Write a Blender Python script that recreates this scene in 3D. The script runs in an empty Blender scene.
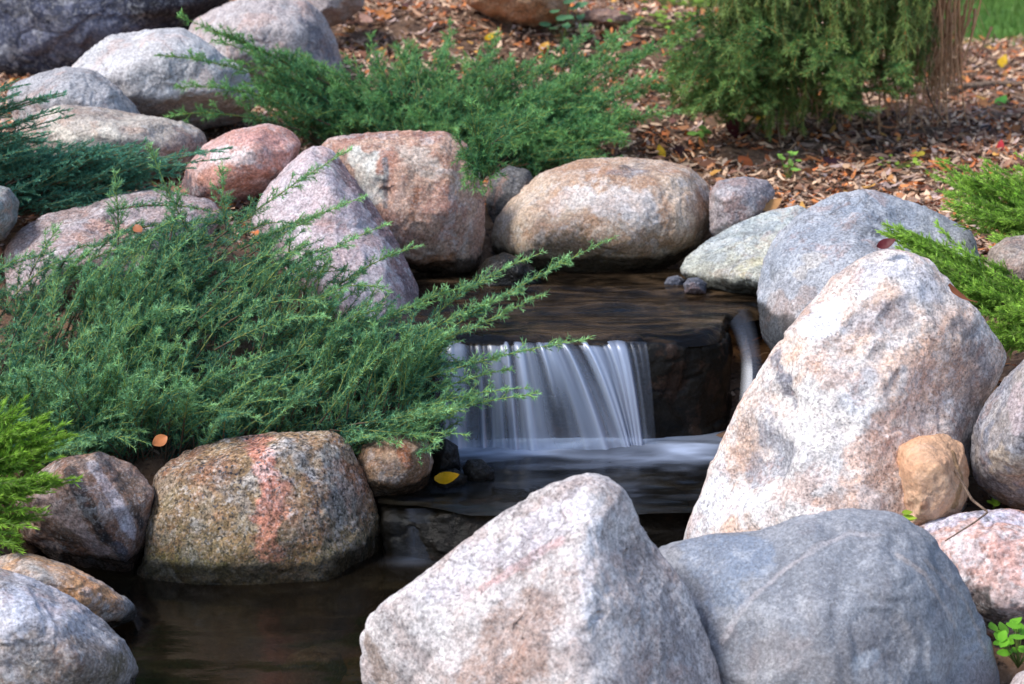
import bpy, bmesh, math, random
import numpy as np
from mathutils import Vector

# ------------------------------------------------------------------ camera, sky, sun, exposure
SC = bpy.context.scene
COL = SC.collection
CAM_Z, PITCH, FPX = 1.64, math.radians(15.0), 1911.0
cam_d = bpy.data.cameras.new('camera')
cam = bpy.data.objects.new('camera', cam_d)
COL.objects.link(cam)
cam.location = (0, 0, CAM_Z)
cam.rotation_euler = (math.radians(90) - PITCH, 0, 0)
cam_d.sensor_width = 36.0
cam_d.lens = FPX / 1024.0 * 36.0
cam_d.clip_start, cam_d.clip_end = 0.05, 1000
cam_d.dof.use_dof = True
cam_d.dof.focus_distance = 4.65
cam_d.dof.aperture_fstop = 4.5
SC.camera = cam

SUN_EL, SUN_AZ = math.radians(52), math.radians(-112)     # azimuth from +Y, clockwise seen from above: behind left shoulder
w = bpy.data.worlds.new('World')
SC.world = w
w.use_nodes = True
nt = w.node_tree
sky = nt.nodes.new('ShaderNodeTexSky')
sky.sky_type = 'NISHITA'
sky.sun_disc = False
sky.sun_elevation = SUN_EL
sky.sun_rotation = SUN_AZ
bgn = nt.nodes['Background']
nt.links.new(sky.outputs[0], bgn.inputs[0])
bgn.inputs[1].default_value = 0.11
sun_d = bpy.data.lights.new('sun', 'SUN')
sun_d.energy = 1.5
sun_d.angle = math.radians(14)
sun_d.color = (1.0, 0.965, 0.92)
sun = bpy.data.objects.new('sun', sun_d)
COL.objects.link(sun)
sdir = Vector((math.sin(SUN_AZ) * math.cos(SUN_EL), math.cos(SUN_AZ) * math.cos(SUN_EL), math.sin(SUN_EL)))
sun.rotation_euler = sdir.to_track_quat('Z', 'Y').to_euler()
sun.location = (-3, -3, 6)
SC.view_settings.view_transform = 'Standard'
SC.view_settings.look = 'None'
SC.view_settings.exposure = 1.36
SC.view_settings.gamma = 1.0
SC.cycles.max_bounces = 6
SC.cycles.transparent_max_bounces = 12

# ------------------------------------------------------------------ helpers
CP, SP = math.cos(PITCH), math.sin(PITCH)


def P(px, py, Y):
    """world point seen at pixel (px, py) at world distance Y"""
    a, b = (px - 512) / FPX, (342 - py) / FPX
    dy = CP + b * SP
    dz = -SP + b * CP
    s = Y / dy
    return np.array([a * s, Y, CAM_Z + dz * s])


def proj(v):
    """pixel positions of world points"""
    d = v - np.array([0, 0, CAM_Z])
    z = d[:, 1] * CP - d[:, 2] * SP
    u = d[:, 1] * SP + d[:, 2] * CP
    return np.stack([512 + FPX * d[:, 0] / z, 342 - FPX * u / z], 1)


def S(r, g, b, k=1.0):
    """linear colour of an sRGB 0-255 triple"""
    f = lambda c: (c / 12.92 if c <= 0.04045 else ((c + 0.055) / 1.055) ** 2.4)
    return tuple(min(1, k * f(c / 255)) for c in (r, g, b))


def unit(v):
    return v / np.maximum(np.linalg.norm(v, axis=-1, keepdims=True), 1e-9)


def hash3(ix, iy, iz, seed):
    h = (ix.astype(np.uint32) * np.uint32(374761393) + iy.astype(np.uint32) * np.uint32(668265263)
         + iz.astype(np.uint32) * np.uint32(2147483647) + np.uint32(seed * 97 + 13) * np.uint32(1274126177))
    h = (h ^ (h >> np.uint32(13))) * np.uint32(1274126177)
    h = (h ^ (h >> np.uint32(16))) * np.uint32(2246822519)
    h = h ^ (h >> np.uint32(15))
    return (h & np.uint32(0xffffff)).astype(np.float64) / 8388607.5 - 1.0


def vnoise(p, seed=0):
    i = np.floor(p).astype(np.int64)
    f = p - i
    f = f * f * f * (f * (f * 6 - 15) + 10)
    r = 0
    for dx in (0, 1):
        wx = f[:, 0] if dx else 1 - f[:, 0]
        for dy in (0, 1):
            wy = f[:, 1] if dy else 1 - f[:, 1]
            for dz in (0, 1):
                wz = f[:, 2] if dz else 1 - f[:, 2]
                r = r + hash3(i[:, 0] + dx, i[:, 1] + dy, i[:, 2] + dz, seed) * wx * wy * wz
    return r


def fbm(p, seed=0, octv=4, gain=0.5):
    a, r, q = 1.0, 0, p.copy()
    for k in range(octv):
        r = r + a * vnoise(q, seed + k * 7)
        q = q[:, [1, 2, 0]] * 2.03 + 5.17
        a *= gain
    return r


def mesh_obj(name, verts, faces, mat=None, parent=None, smooth=True, attrs=None, origin=None):
    """link one mesh; faces is an (n,3)/(n,4) array or a list of tuples"""
    v = np.asarray(verts, dtype=np.float64).reshape(-1, 3)
    if origin is not None:
        v = v - np.asarray(origin)
    me = bpy.data.meshes.new(name)
    if isinstance(faces, np.ndarray):
        nf, k = faces.shape
        me.vertices.add(len(v))
        me.vertices.foreach_set('co', v.astype(np.float32).ravel())
        me.loops.add(nf * k)
        me.loops.foreach_set('vertex_index', faces.astype(np.int32).ravel())
        me.polygons.add(nf)
        me.polygons.foreach_set('loop_start', np.arange(0, nf * k, k, dtype=np.int32))
        me.update(calc_edges=True)
    else:
        me.from_pydata([tuple(x) for x in v], [], faces)
        me.update()
    if smooth:
        me.polygons.foreach_set('use_smooth', np.ones(len(me.polygons), dtype=bool))
    for an, av in (attrs or {}).items():
        av = np.asarray(av, dtype=np.float32)
        if av.ndim == 1:
            me.attributes.new(an, 'FLOAT', 'POINT').data.foreach_set('value', av)
        else:
            if av.shape[1] == 3:
                av = np.concatenate([av, np.ones((len(av), 1), np.float32)], 1)
            me.attributes.new(an, 'FLOAT_COLOR', 'POINT').data.foreach_set('color', av.ravel())
    if mat:
        me.materials.append(mat)
    o = bpy.data.objects.new(name, me)
    COL.objects.link(o)
    if origin is not None and parent is None:
        o.location = tuple(origin)
    if parent:
        o.parent = parent
    return o


def tag(o, label=None, cat=None, group=None, kind=None):
    for k, v in (('label', label), ('category', cat), ('group', group), ('kind', kind)):
        if v:
            o[k] = v
    return o


def empty(name, loc):
    o = bpy.data.objects.new(name, None)
    COL.objects.link(o)
    o.location = tuple(loc)
    o.empty_display_size = 0.1
    return o


class N:
    """small node-tree writer"""

    def __init__(self, name):
        self.m = bpy.data.materials.new(name)
        self.m.use_nodes = True
        self.t = self.m.node_tree
        self.t.nodes.clear()
        self.out = self.n('ShaderNodeOutputMaterial')

    def n(self, typ, ins=None, **props):
        nd = self.t.nodes.new(typ)
        for k, v in props.items():
            setattr(nd, k, v)
        for k, v in (ins or {}).items():
            self.set(nd.inputs[k], v)
        return nd

    def set(self, sock, v):
        if isinstance(v, bpy.types.NodeSocket):
            self.t.links.new(v, sock)
        elif isinstance(v, (tuple, list)) and len(v) == 3 and sock.type == 'RGBA':
            sock.default_value = (*v, 1)
        else:
            sock.default_value = v

    def noise(self, vec, scale, detail=4, rough=0.55, dist=0.0):
        return self.n('ShaderNodeTexNoise', {'Vector': vec, 'Scale': scale, 'Detail': detail, 'Roughness': rough,
                                             'Distortion': dist}).outputs['Fac']

    def ramp(self, fac, lo, hi, smooth=True):
        nd = self.n('ShaderNodeMapRange', {'Value': fac, 'From Min': lo, 'From Max': hi})
        if smooth:
            nd.interpolation_type = 'SMOOTHSTEP'
        return nd.outputs[0]

    def mix(self, f, a, b, mode='MIX'):
        nd = self.n('ShaderNodeMix', data_type='RGBA', blend_type=mode)
        self.set(nd.inputs['Factor'], f)
        self.set(nd.inputs[6], a)
        self.set(nd.inputs[7], b)
        return nd.outputs[2]

    def math(self, op, a, b=0.0, clamp=False):
        nd = self.n('ShaderNodeMath', operation=op, use_clamp=clamp)
        self.set(nd.inputs[0], a)
        self.set(nd.inputs[1], b)
        return nd.outputs[0]

    def bump(self, h, strength, dist, normal=None):
        ins = {'Height': h, 'Strength': strength, 'Distance': dist}
        if normal is not None:
            ins['Normal'] = normal
        return self.n('ShaderNodeBump', ins).outputs[0]

    def objvec(self, off=(0, 0, 0), scale=(1, 1, 1), rot=(0, 0, 0)):
        tc = self.n('ShaderNodeTexCoord')
        return self.n('ShaderNodeMapping', {'Vector': tc.outputs['Object'], 'Location': off, 'Scale': scale,
                                            'Rotation': rot}).outputs[0]

    def attr(self, name):
        return self.n('ShaderNodeAttribute', attribute_name=name)

    def surf(self, sh):
        self.t.links.new(sh, self.out.inputs['Surface'])
        return self.m


# ------------------------------------------------------------------ ground height
HPTS = np.array([
    (-.9, 4.7, .10), (-.4, 4.75, .10), (-1.5, 4.6, .12), (-.9, 5.1, .34), (-.45, 5.1, .28), (-1.5, 5.1, .24), (-.9, 5.5, .48),
    (-1.6, 5.6, .34), (-.5, 5.6, .38), (-.9, 6, .52), (-1.6, 6.2, .55), (-.3, 6.25, .5), (.2, 6.3, .45),
    (-.1, 5.3, .1), (.3, 5.3, .1), (.6, 5.4, .1), (.3, 5.7, .1), (0, 5.75, .1), (.75, 5.6, .12), (.5, 5.15, 0), (0, 5.15, 0), (.3, 5.5, .1),
    (0, 4.7, -.2), (.4, 4.7, -.2), (.3, 4.95, -.2), (0, 4.95, -.2), (.7, 4.7, -.15), (-.2, 4.65, -.2), (-.1, 4.5, -.25),
    (-.3, 3.9, -.35), (-.6, 3.9, -.35), (0, 4.1, -.35), (-.8, 3.5, -.35), (-.2, 3.3, -.3), (-.4, 4.3, -.35), (-.7, 4.2, -.32), (-.15, 4.35, -.35),
    (-.86, 4.45, -.32), (-.66, 4.5, -.32), (-.5, 4.55, -.3), (-1.02, 4.4, -.2), (-.95, 4.2, -.3), (-.85, 4.62, -.1),
    (-.5, 3.0, -.3), (.2, 2.9, -.05), (.8, 3.2, .0), (1.2, 3.6, -.12), (.95, 3.75, -.12), (1.1, 3.9, -.05), (1.4, 4.2, .2), (1.5, 4.7, .35), (1.3, 5.2, .43),
    (-1.2, 3.2, -.05), (0, 2.2, -.1), (1, 2.4, 0), (-1.5, 3.9, .0), (-1.4, 4.3, .05), (1.1, 4.3, .1), (1.2, 4.6, .25),
    (.7, 6.3, .43), (1.2, 6, .45), (1.8, 5.6, .47), (1.0, 6.8, .455), (2, 7, .48), (1.5, 8, .5), (3, 8, .52), (2.5, 10, .56),
    (.3, 7.5, .58), (.5, 9, .82), (-.5, 7, .6), (-.7, 8, .72), (-1.8, 7.3, .6), (-2.5, 8.5, .6), (-.3, 9, .86), (0, 11, 1.0),
    (3, 12, .64), (4, 7, .5), (.8, 8, .62), (1.3, 9.5, .68), (2, 11, .66), (.9, 7.3, .5),
    (-8, 2, .0), (8, 2, .2), (0, -6, -.1), (-8, 10, .8), (8, 10, .7), (0, 20, 1.1), (-12, 25, 1.2), (12, 25, 1.0)])


def H(x, y):
    x, y = np.atleast_1d(np.asarray(x, float)), np.atleast_1d(np.asarray(y, float))
    out = np.zeros_like(x)
    for c in range(0, len(x), 20000):
        d2 = (x[c:c + 20000, None] - HPTS[None, :, 0]) ** 2 + (y[c:c + 20000, None] - HPTS[None, :, 1]) ** 2
        wt = 1.0 / (d2 + 0.006) ** 2.0
        out[c:c + 20000] = (wt * HPTS[None, :, 2]).sum(1) / wt.sum(1)
    return out


def ground_at(px, py):
    """world point where the ray through a pixel meets the ground"""
    ys = np.linspace(2.5, 16, 1400)
    pts = np.stack([P(px, py, y) for y in ys])
    k = np.argmax(pts[:, 2] <= H(pts[:, 0], pts[:, 1]))
    return pts[k]


# ------------------------------------------------------------------ ground sheet
def axis(lo, hi, a, b, step, n):
    core = np.arange(a, b, step)
    left = a - np.geomspace(step, a - lo, n)[::-1]
    right = b - step + np.geomspace(step, hi - b, n)
    return np.concatenate([left, core, right])


gx, gy = axis(-150, 150, -3.2, 4.2, .05, 26), axis(-60, 300, 1.5, 12, .05, 26)
GX, GY = np.meshgrid(gx, gy)
gz = H(GX.ravel(), GY.ravel())
pt = np.stack([GX.ravel(), GY.ravel(), gz], 1)
near = np.exp(-((pt[:, 0] / 6) ** 2 + ((pt[:, 1] - 6) / 7) ** 2))
pt[:, 2] += near * (0.022 * fbm(pt * 6, 3, 4))
nx_, ny_ = len(gx), len(gy)
idx = np.arange(nx_ * ny_).reshape(ny_, nx_)
gf = np.stack([idx[:-1, :-1].ravel(), idx[:-1, 1:].ravel(), idx[1:, 1:].ravel(), idx[1:, :-1].ravel()], 1)

m = N('soil_and_lawn')
ov = m.objvec()
n1 = m.noise(ov, 9, 8, .65)
n2 = m.noise(ov, 60, 5, .7)
soil = m.mix(m.ramp(n1, .35, .65), S(84, 60, 44), S(132, 100, 74))
soil = m.mix(m.ramp(n2, .5, .72), soil, S(150, 122, 100))
soil = m.mix(m.ramp(m.noise(ov, 40, 3), .55, .7), soil, S(38, 28, 24))
geo = m.n('ShaderNodeSeparateXYZ', {0: m.n('ShaderNodeNewGeometry').outputs['Position']})
lw = m.math('ADD', m.math('ADD', geo.outputs[1], m.math('MULTIPLY', n1, 0.7)), m.math('MULTIPLY', geo.outputs[0], .25))
lawnmask = m.ramp(lw, 10.75, 11.2)
lawn = m.mix(m.ramp(m.noise(ov, 3, 6), .35, .65), S(72, 112, 40), S(96, 138, 56))
ghcol = m.mix(lawnmask, soil, lawn)
bs = m.n('ShaderNodeBsdfPrincipled', {'Base Color': ghcol, 'Roughness': .95,
                                      'Normal': m.bump(n2, .8, .02)})
ground = mesh_obj('ground', pt, gf, m.surf(bs.outputs[0]))
tag(ground, kind='structure')


# ------------------------------------------------------------------ rocks
def ico(level):
    bm = bmesh.new()
    bmesh.ops.create_icosphere(bm, subdivisions=level, radius=1)
    v = np.array([x.co[:] for x in bm.verts])
    f = np.array([[x.index for x in q.verts] for q in bm.faces])
    e = np.array([[x.index for x in q.verts] for q in bm.edges])
    bm.free()
    nb = [[] for _ in range(len(v))]
    for a, b in e:
        nb[a].append(b)
        nb[b].append(a)
    nb = np.array([q if len(q) == 6 else q + [q[0]] for q in nb])
    return unit(v), f, nb


def refine(v, f):
    """one midpoint subdivision: returns function mapping positions, faces, neighbours"""
    ed = np.sort(np.concatenate([f[:, [0, 1]], f[:, [1, 2]], f[:, [2, 0]]]), 1)
    u, inv = np.unique(ed, axis=0, return_inverse=True)
    inv = inv.ravel()
    n, k = len(v), len(f)
    a, b, c = inv[:k] + n, inv[k:2 * k] + n, inv[2 * k:] + n
    nf = np.concatenate([np.stack([f[:, 0], a, c], 1), np.stack([f[:, 1], b, a], 1), np.stack([f[:, 2], c, b], 1),
                         np.stack([a, b, c], 1)])
    tot = n + len(u)
    e2 = np.concatenate([nf[:, [0, 1]], nf[:, [1, 2]], nf[:, [2, 0]]])
    e2 = e2[np.argsort(e2[:, 0], kind='stable')]
    cnt = np.bincount(e2[:, 0], minlength=tot)
    st = np.concatenate([[0], np.cumsum(cnt)[:-1]])
    nb = np.stack([e2[st + np.minimum(j, cnt - 1), 1] for j in range(6)], 1)
    return u, nf, nb


ICO5 = ico(6)                      # blender level 6 = 10242 verts
UE6, F6, NB6 = refine(ICO5[0], ICO5[1])


def vnormals(v, f):
    fn = np.cross(v[f[:, 1]] - v[f[:, 0]], v[f[:, 2]] - v[f[:, 0]])
    n = np.zeros_like(v)
    for k in range(3):
        for c in range(3):
            n[:, c] += np.bincount(f[:, k], fn[:, c], len(v))
    return unit(n)


def hull_planes(pts):
    bm = bmesh.new()
    for q in pts:
        bm.verts.new(q)
    bmesh.ops.convex_hull(bm, input=bm.verts)
    bm.normal_update()
    pl = [(*q.normal, q.normal.dot(q.verts[0].co)) for q in bm.faces if q.calc_area() > 1e-8]
    bm.free()
    pl = np.array(pl)
    c = np.mean(pts, 0)
    flip = (pl[:, :3] @ c) > pl[:, 3]
    pl[flip] *= -1
    return pl


def granite(name, c1, c2, c3, dark=.35, light=.35, grain=1.0, spots=.5, wet=None, moss=0.0, seed=0, band=None, rough=.8, dirt=.4,
            bump=1.0, rust=.45, contrast=1.25, crack=.55, spec=.25):
    r = random.Random(seed)
    m = N(name)
    ov = m.objvec((r.uniform(-9, 9), r.uniform(-9, 9), r.uniform(-9, 9)))
    big = m.noise(ov, 3.6, 7, .62, .6)
    mid = m.noise(ov, 13, 8, .65, .6)
    fine = m.noise(ov, 45 * grain, 6, .7)
    hi = m.noise(ov, 105 * grain, 5, .68)
    g1 = m.noise(ov, 240 * grain, 3, .65)
    g2 = m.n('ShaderNodeTexVoronoi', {'Vector': ov, 'Scale': 215 * grain, 'Randomness': 1.0}).outputs['Color']
    g2s = m.n('ShaderNodeSeparateColor', {0: g2})
    patch = lambda sc, lo, hi_, off: m.ramp(m.math('ADD', m.noise(m.objvec((r.uniform(-9, 9) + off, r.uniform(-9, 9), r.uniform(-9, 9))), sc, 9, .68, .4),
                                                   m.math('MULTIPLY', fine, .16)), lo + .08, hi_ + .08)
    col = m.mix(m.ramp(big, .40, .60), c1, c2)
    col = m.mix(m.math('MULTIPLY', m.ramp(m.math('ADD', mid, m.math('MULTIPLY', fine, .2)), .58, .70), spots), col, c3)
    if band:
        bv = m.objvec((r.uniform(-5, 5), 0, 0), (1, 1, 1), band[1])
        wv = m.n('ShaderNodeTexWave', {'Vector': bv, 'Scale': band[2], 'Distortion': 5.0, 'Detail': 5.0, 'Detail Scale': 1.6})
        col = m.mix(m.math('MULTIPLY', m.ramp(wv.outputs['Fac'], .62, .95), band[3]), col, band[0])
    pa = m.attr('paint')
    pk = m.math('MULTIPLY', pa.outputs['Alpha'], m.ramp(m.math('ADD', fine, m.math('MULTIPLY', mid, .6)), .45, .95), True)
    pk = m.math('ADD', m.math('MULTIPLY', pk, .6), m.math('MULTIPLY', pa.outputs['Alpha'], .5), True)
    col = m.mix(pk, col, pa.outputs['Color'])
    # weathering: rust, grime and pale lichen patches with broken edges
    col = m.mix(m.math('MULTIPLY', patch(7, .53, .60, 0), rust), col, m.mix(.6, col, S(176, 122, 94)))
    col = m.mix(m.math('MULTIPLY', patch(8, .53, .59, 3), dirt * 1.2), col, m.mix(.6, col, (.13, .125, .135)))
    col = m.mix(m.math('MULTIPLY', patch(10, .55, .60, 6), light), col, m.mix(.65, col, (.70, .68, .68)))
    cw = m.n('ShaderNodeVectorMath', {0: ov, 1: m.n('ShaderNodeVectorMath', {0: m.n('ShaderNodeTexNoise', {'Vector': ov, 'Scale': 9.0, 'Detail': 6.0, 'Roughness': .65}).outputs['Color'],
                                                                           1: (.16, .16, .16)}, operation='MULTIPLY').outputs[0]}, operation='ADD').outputs[0]
    ce = m.n('ShaderNodeTexVoronoi', {'Vector': cw, 'Scale': 3.4}, feature='DISTANCE_TO_EDGE').outputs['Distance']
    ck = m.math('MULTIPLY', m.math('MULTIPLY', m.ramp(ce, .022, .003), m.ramp(m.noise(ov, 4.2, 4), .50, .60)), crack)
    col = m.mix(ck, col, m.mix(.8, col, (.05, .04, .035)))
    # mineral grains
    sp = m.ramp(m.noise(ov, 20, 5, .6), .35, .62)
    col = m.mix(m.math('MULTIPLY', m.math('MULTIPLY', m.ramp(g2s.outputs[1], .74, .95), dark), sp), col, (.06, .055, .06))
    col = m.mix(m.math('MULTIPLY', m.ramp(g2s.outputs[0], .70, .95), light * .7), col, m.mix(.6, col, (.75, .72, .70)))
    gv = m.math('ADD', m.math('MULTIPLY', m.ramp(hi, .32, .68), .62), m.math('MULTIPLY', m.ramp(g1, .3, .7), .36))
    gv = m.math('ADD', m.math('MULTIPLY', m.math('SUBTRACT', gv, .49), contrast), 1.0)
    gc = m.n('ShaderNodeCombineColor', {0: gv, 1: gv, 2: gv}).outputs[0]
    col = m.mix(1.0, col, gc, 'MULTIPLY')
    rgh = rough
    if moss > 0 or wet is not None:
        geo = m.n('ShaderNodeNewGeometry')
        z = m.n('ShaderNodeSeparateXYZ', {0: geo.outputs['Position']}).outputs[2]
    if moss > 0:
        mk = m.math('MULTIPLY', m.ramp(m.math('ADD', m.math('MULTIPLY', z, -4.0), m.math('MULTIPLY', fine, .9)),
                                       -4.0 * (wet or 0) - .45, -4.0 * (wet or 0) + .4), moss)
        col = m.mix(mk, col, m.mix(m.ramp(g1, .4, .6), (.05, .045, .02), (.14, .12, .03)))
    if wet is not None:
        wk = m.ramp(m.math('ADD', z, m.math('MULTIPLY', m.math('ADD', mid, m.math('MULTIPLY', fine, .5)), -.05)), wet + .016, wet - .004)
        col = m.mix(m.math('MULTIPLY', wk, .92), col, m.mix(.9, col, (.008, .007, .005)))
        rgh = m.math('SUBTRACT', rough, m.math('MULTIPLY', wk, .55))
    bn = m.bump(m.math('SUBTRACT', mid, m.math('MULTIPLY', ck, .5)), .35 * bump, .018)
    bn = m.bump(fine, .5 * bump, .006, bn)
    bn = m.bump(hi, .6 * bump, .0035, bn)
    b = m.n('ShaderNodeBsdfPrincipled', {'Base Color': col, 'Roughness': rgh, 'Specular IOR Level': spec, 'Normal': bn})
    return m.surf(b.outputs[0])


def fit_outline(p, outline, k=1.0):
    """stretch a rock about its own centre, in the plane facing the viewer, until its contour has the wanted shape"""
    o = np.array(outline, float)
    c = (o.max(0) + o.min(0)) / 2
    nb = 72
    th = (np.arange(nb) + .5) * 2 * np.pi / nb - np.pi
    rt = np.zeros(nb)
    for i, t in enumerate(th):
        d = np.array([np.cos(t), np.sin(t)])
        best = 0
        for a, b in zip(o, np.roll(o, -1, 0)):
            e = b - a
            den = d[0] * e[1] - d[1] * e[0]
            if abs(den) < 1e-9:
                continue
            ac = a - c
            r = (ac[0] * e[1] - ac[1] * e[0]) / den
            u = (ac[0] * d[1] - ac[1] * d[0]) / den
            if -1e-6 <= u <= 1 + 1e-6 and r > best:
                best = r
        rt[i] = best
    for _ in range(2):
        uv = proj(p) - c
        an = np.arctan2(uv[:, 1], uv[:, 0])
        r = np.linalg.norm(uv, axis=1)
        ib = np.clip(((an + np.pi) / (2 * np.pi) * nb).astype(int), 0, nb - 1)
        rm = np.zeros(nb)
        np.maximum.at(rm, ib, r)
        ratio = np.clip(rt / np.maximum(rm, 1e-3), .75, 1.4)
        ratio = (np.roll(ratio, 1) + 2 * ratio + np.roll(ratio, -1)) / 4
        f = (an + np.pi) / (2 * np.pi) * nb - .5
        i0 = np.floor(f).astype(int)
        w_ = f - i0
        rr = ratio[i0 % nb] * (1 - w_) + ratio[(i0 + 1) % nb] * w_
        k_ = 1 + (rr - 1) * k
        cen = P(c[0], c[1], float(p[:, 1].mean()))
        q = p - cen
        up = np.array([0, SP, CP])
        hu = q @ up
        q = q + np.outer(q[:, 0] * (k_ - 1), [1, 0, 0]) + np.outer(hu * (k_ - 1), up)
        p = q + cen
    return p


def rock_mesh(pts, rnd=24, facets=10, seed=0, disp=1.0, outline=None):
    rng = np.random.default_rng(seed)
    pts = np.asarray(pts, float)
    c = (pts.max(0) + pts.min(0)) / 2
    h = (pts.max(0) - pts.min(0)) / 2
    q = (pts - c) / h
    pl = hull_planes(q)
    ext = []
    for _ in range(int(facets * 1.5)):
        n = unit(rng.normal(size=3))
        ext.append((*n, (q @ n).max() * rng.uniform(.85, .98)))
    if ext:
        pl = np.concatenate([pl, np.array(ext)])
    cc = np.mean(q, 0) * .5
    d0 = np.maximum(pl[:, 3] - pl[:, :3] @ cc, .02)
    v, f, nb = ICO5
    s = (v @ pl[:, :3].T) / d0[None]
    rad = 1.0 / np.maximum(s.max(1), 1e-3)
    p = (cc + v * rad[:, None]) * h + c
    p0 = p.copy()
    for _ in range(rnd):
        p = .4 * p + .6 * p[nb].mean(1)
    # undo the overall shrinkage of smoothing
    p = p + (p0 - p).mean(0)
    e0, e1 = p0.max(0) - p0.min(0), p.max(0) - p.min(0)
    p = (p - p.mean(0)) * (1 + .75 * (e0 / e1 - 1)) + p.mean(0)
    p = np.concatenate([p, (p[UE6[:, 0]] + p[UE6[:, 1]]) / 2])
    for _ in range(3):
        p = .4 * p + .6 * p[NB6].mean(1)
    sz = float(np.mean(h) * 2)
    nm = vnormals(p, F6)
    o = rng.uniform(-20, 20, 3)
    d = sz * disp * (.026 * fbm(p * (1.8 / sz) + o, seed, 2) + .0065 * fbm(p * (7 / sz) + o, seed + 5, 4, .5))
    ch = fbm(p * (2.6 / sz) + o * 1.3, seed + 21, 3)
    d += sz * disp * .011 * (np.clip((ch - .10) * 7, 0, 1) + np.clip((ch + .35) * 7, 0, 1))
    rid = 1 - np.abs(fbm(p * (4.5 / sz) + o * .7, seed + 9, 3))
    d -= sz * disp * .006 * np.clip(rid - .88, 0, 1) / .12
    p = p + nm * d[:, None]
    fine = .0011 * fbm(p * 55, seed + 3, 3) + .0007 * fbm(p * 150, seed + 4, 2)
    p = p + nm * fine[:, None] * disp
    if outline is not None:
        p = fit_outline(p, outline)
        nm = vnormals(p, F6)
    return p, nm


def paint_rock(p, nm, strokes, seed):
    """stains, veins, mineral zones and painted light and shade of a rock: colour held in the rock's own surface, placed by 3-D distance"""
    col = np.zeros((len(p), 4))
    if not strokes:
        return col
    uv = proj(p)
    facing = ((np.array([0, 0, CAM_Z]) - p) * nm).sum(1) > 0
    wob = fbm(p * 22, seed + 31, 4, .6)
    for px_pts, width, c, a in strokes:
        hits = []
        dens = [px_pts[0]]
        for q0, q1 in zip(px_pts[:-1], px_pts[1:]):
            k = max(1, int(math.hypot(q1[0] - q0[0], q1[1] - q0[1]) / 9))
            dens += [(q0[0] + (q1[0] - q0[0]) * j / k, q0[1] + (q1[1] - q0[1]) * j / k) for j in range(1, k + 1)]
        wb = .55 if width > .022 else .25
        for q in dens:
            dd = ((uv - np.array(q)) ** 2).sum(1) + np.where(facing, 0, 1e9)
            hits.append(p[np.argmin(dd)])
        dist = np.full(len(p), 1e9)
        if len(hits) == 1:
            dist = np.linalg.norm(p - hits[0], axis=1)
        for h0, h1 in zip(hits[:-1], hits[1:]):
            ab = h1 - h0
            t = np.clip(((p - h0) @ ab) / max(ab @ ab, 1e-9), 0, 1)
            dist = np.minimum(dist, np.linalg.norm(p - (h0 + t[:, None] * ab), axis=1))
        x = np.clip((width * (1 + wb * wob) - dist) / (.4 * width), 0, 1)
        k = a * x * x * (3 - 2 * x)
        col[:, :3] = col[:, :3] * (1 - k[:, None]) + np.array(c) * k[:, None]
        na = col[:, 3] * (1 - k) + k
        # keep the colour un-premultiplied where alpha is low
        fresh = col[:, 3] < .02
        col[fresh & (k > 0), :3] = np.array(c)
        col[:, 3] = na
    return col


ROCK_GROUP = 'boulders and stones around the pools'


def rock(label, outline, Y, th, cols, front=None, rnd=24, facets=10, seed=1, disp=1.0, strokes=(), name='boulder', lean=0.0, back=None,
         cat='boulder', pts3=None, dents=(), **mk):
    if pts3 is None:
        o = np.array(outline, float)
        c = (o.max(0) + o.min(0)) / 2
        ymax, ymin = o[:, 1].max(), o[:, 1].min()
        dep = lambda py: Y + lean * (ymax - py) / (ymax - ymin)
        pts = [P(x, y, dep(y)) for x, y in o]
        if front is None:
            for k, dz in ((.78, -.30), (.42, -.48)):
                pts += [P(*(c + (q - c) * k), dep((c + (q - c) * k)[1]) + dz * th) for q in o]
        else:
            pts += [P(x, y, dep(y) + d) for x, y, d in front]
        for k, dz in ((.80, .32), (.45, .52)):
            pts += [P(*(c + (q - c) * k), dep((c + (q - c) * k)[1]) + dz * th) for q in o]
    else:
        pts = pts3
    p, nm = rock_mesh(pts, max(3, int(rnd * (.38 if rnd < 16 else .5))), facets, seed, disp, outline)
    if dents:
        uv = proj(p)
        fc = np.where(((np.array([0, 0, CAM_Z]) - p) * nm).sum(1) > 0, 0, 1e9)
        q0 = p.copy()
        for dx_, dy_, rad_, dep_ in dents:
            h_ = q0[np.argmin((uv[:, 0] - dx_) ** 2 + (uv[:, 1] - dy_) ** 2 + fc)]
            dd = np.linalg.norm(q0 - h_, axis=1) * (1 + .35 * fbm(q0 * 14, seed + 77, 3))
            p = p - nm * (dep_ * np.exp(-(dd / rad_) ** 2))[:, None]
        nm = vnormals(p, F6)
    pc = paint_rock(p, nm, strokes, seed)
    base = np.array([(p[:, 0].min() + p[:, 0].max()) / 2, (p[:, 1].min() + p[:, 1].max()) / 2, p[:, 2].min()])
    ob = mesh_obj(name, p, F6, granite(name + '_stone', *cols, seed=seed, **mk), attrs={'paint': pc}, origin=base)
    tag(ob, label, cat, ROCK_GROUP)
    return ob


PINKW = (S(176, 160, 156), S(160, 138, 132), S(196, 186, 184))
GREY = (S(118, 122, 130), S(140, 140, 144), S(98, 100, 108))
WHT = S(222, 218, 216)
PNK = S(188, 148, 134)
DKG = S(92, 92, 98)

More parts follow.
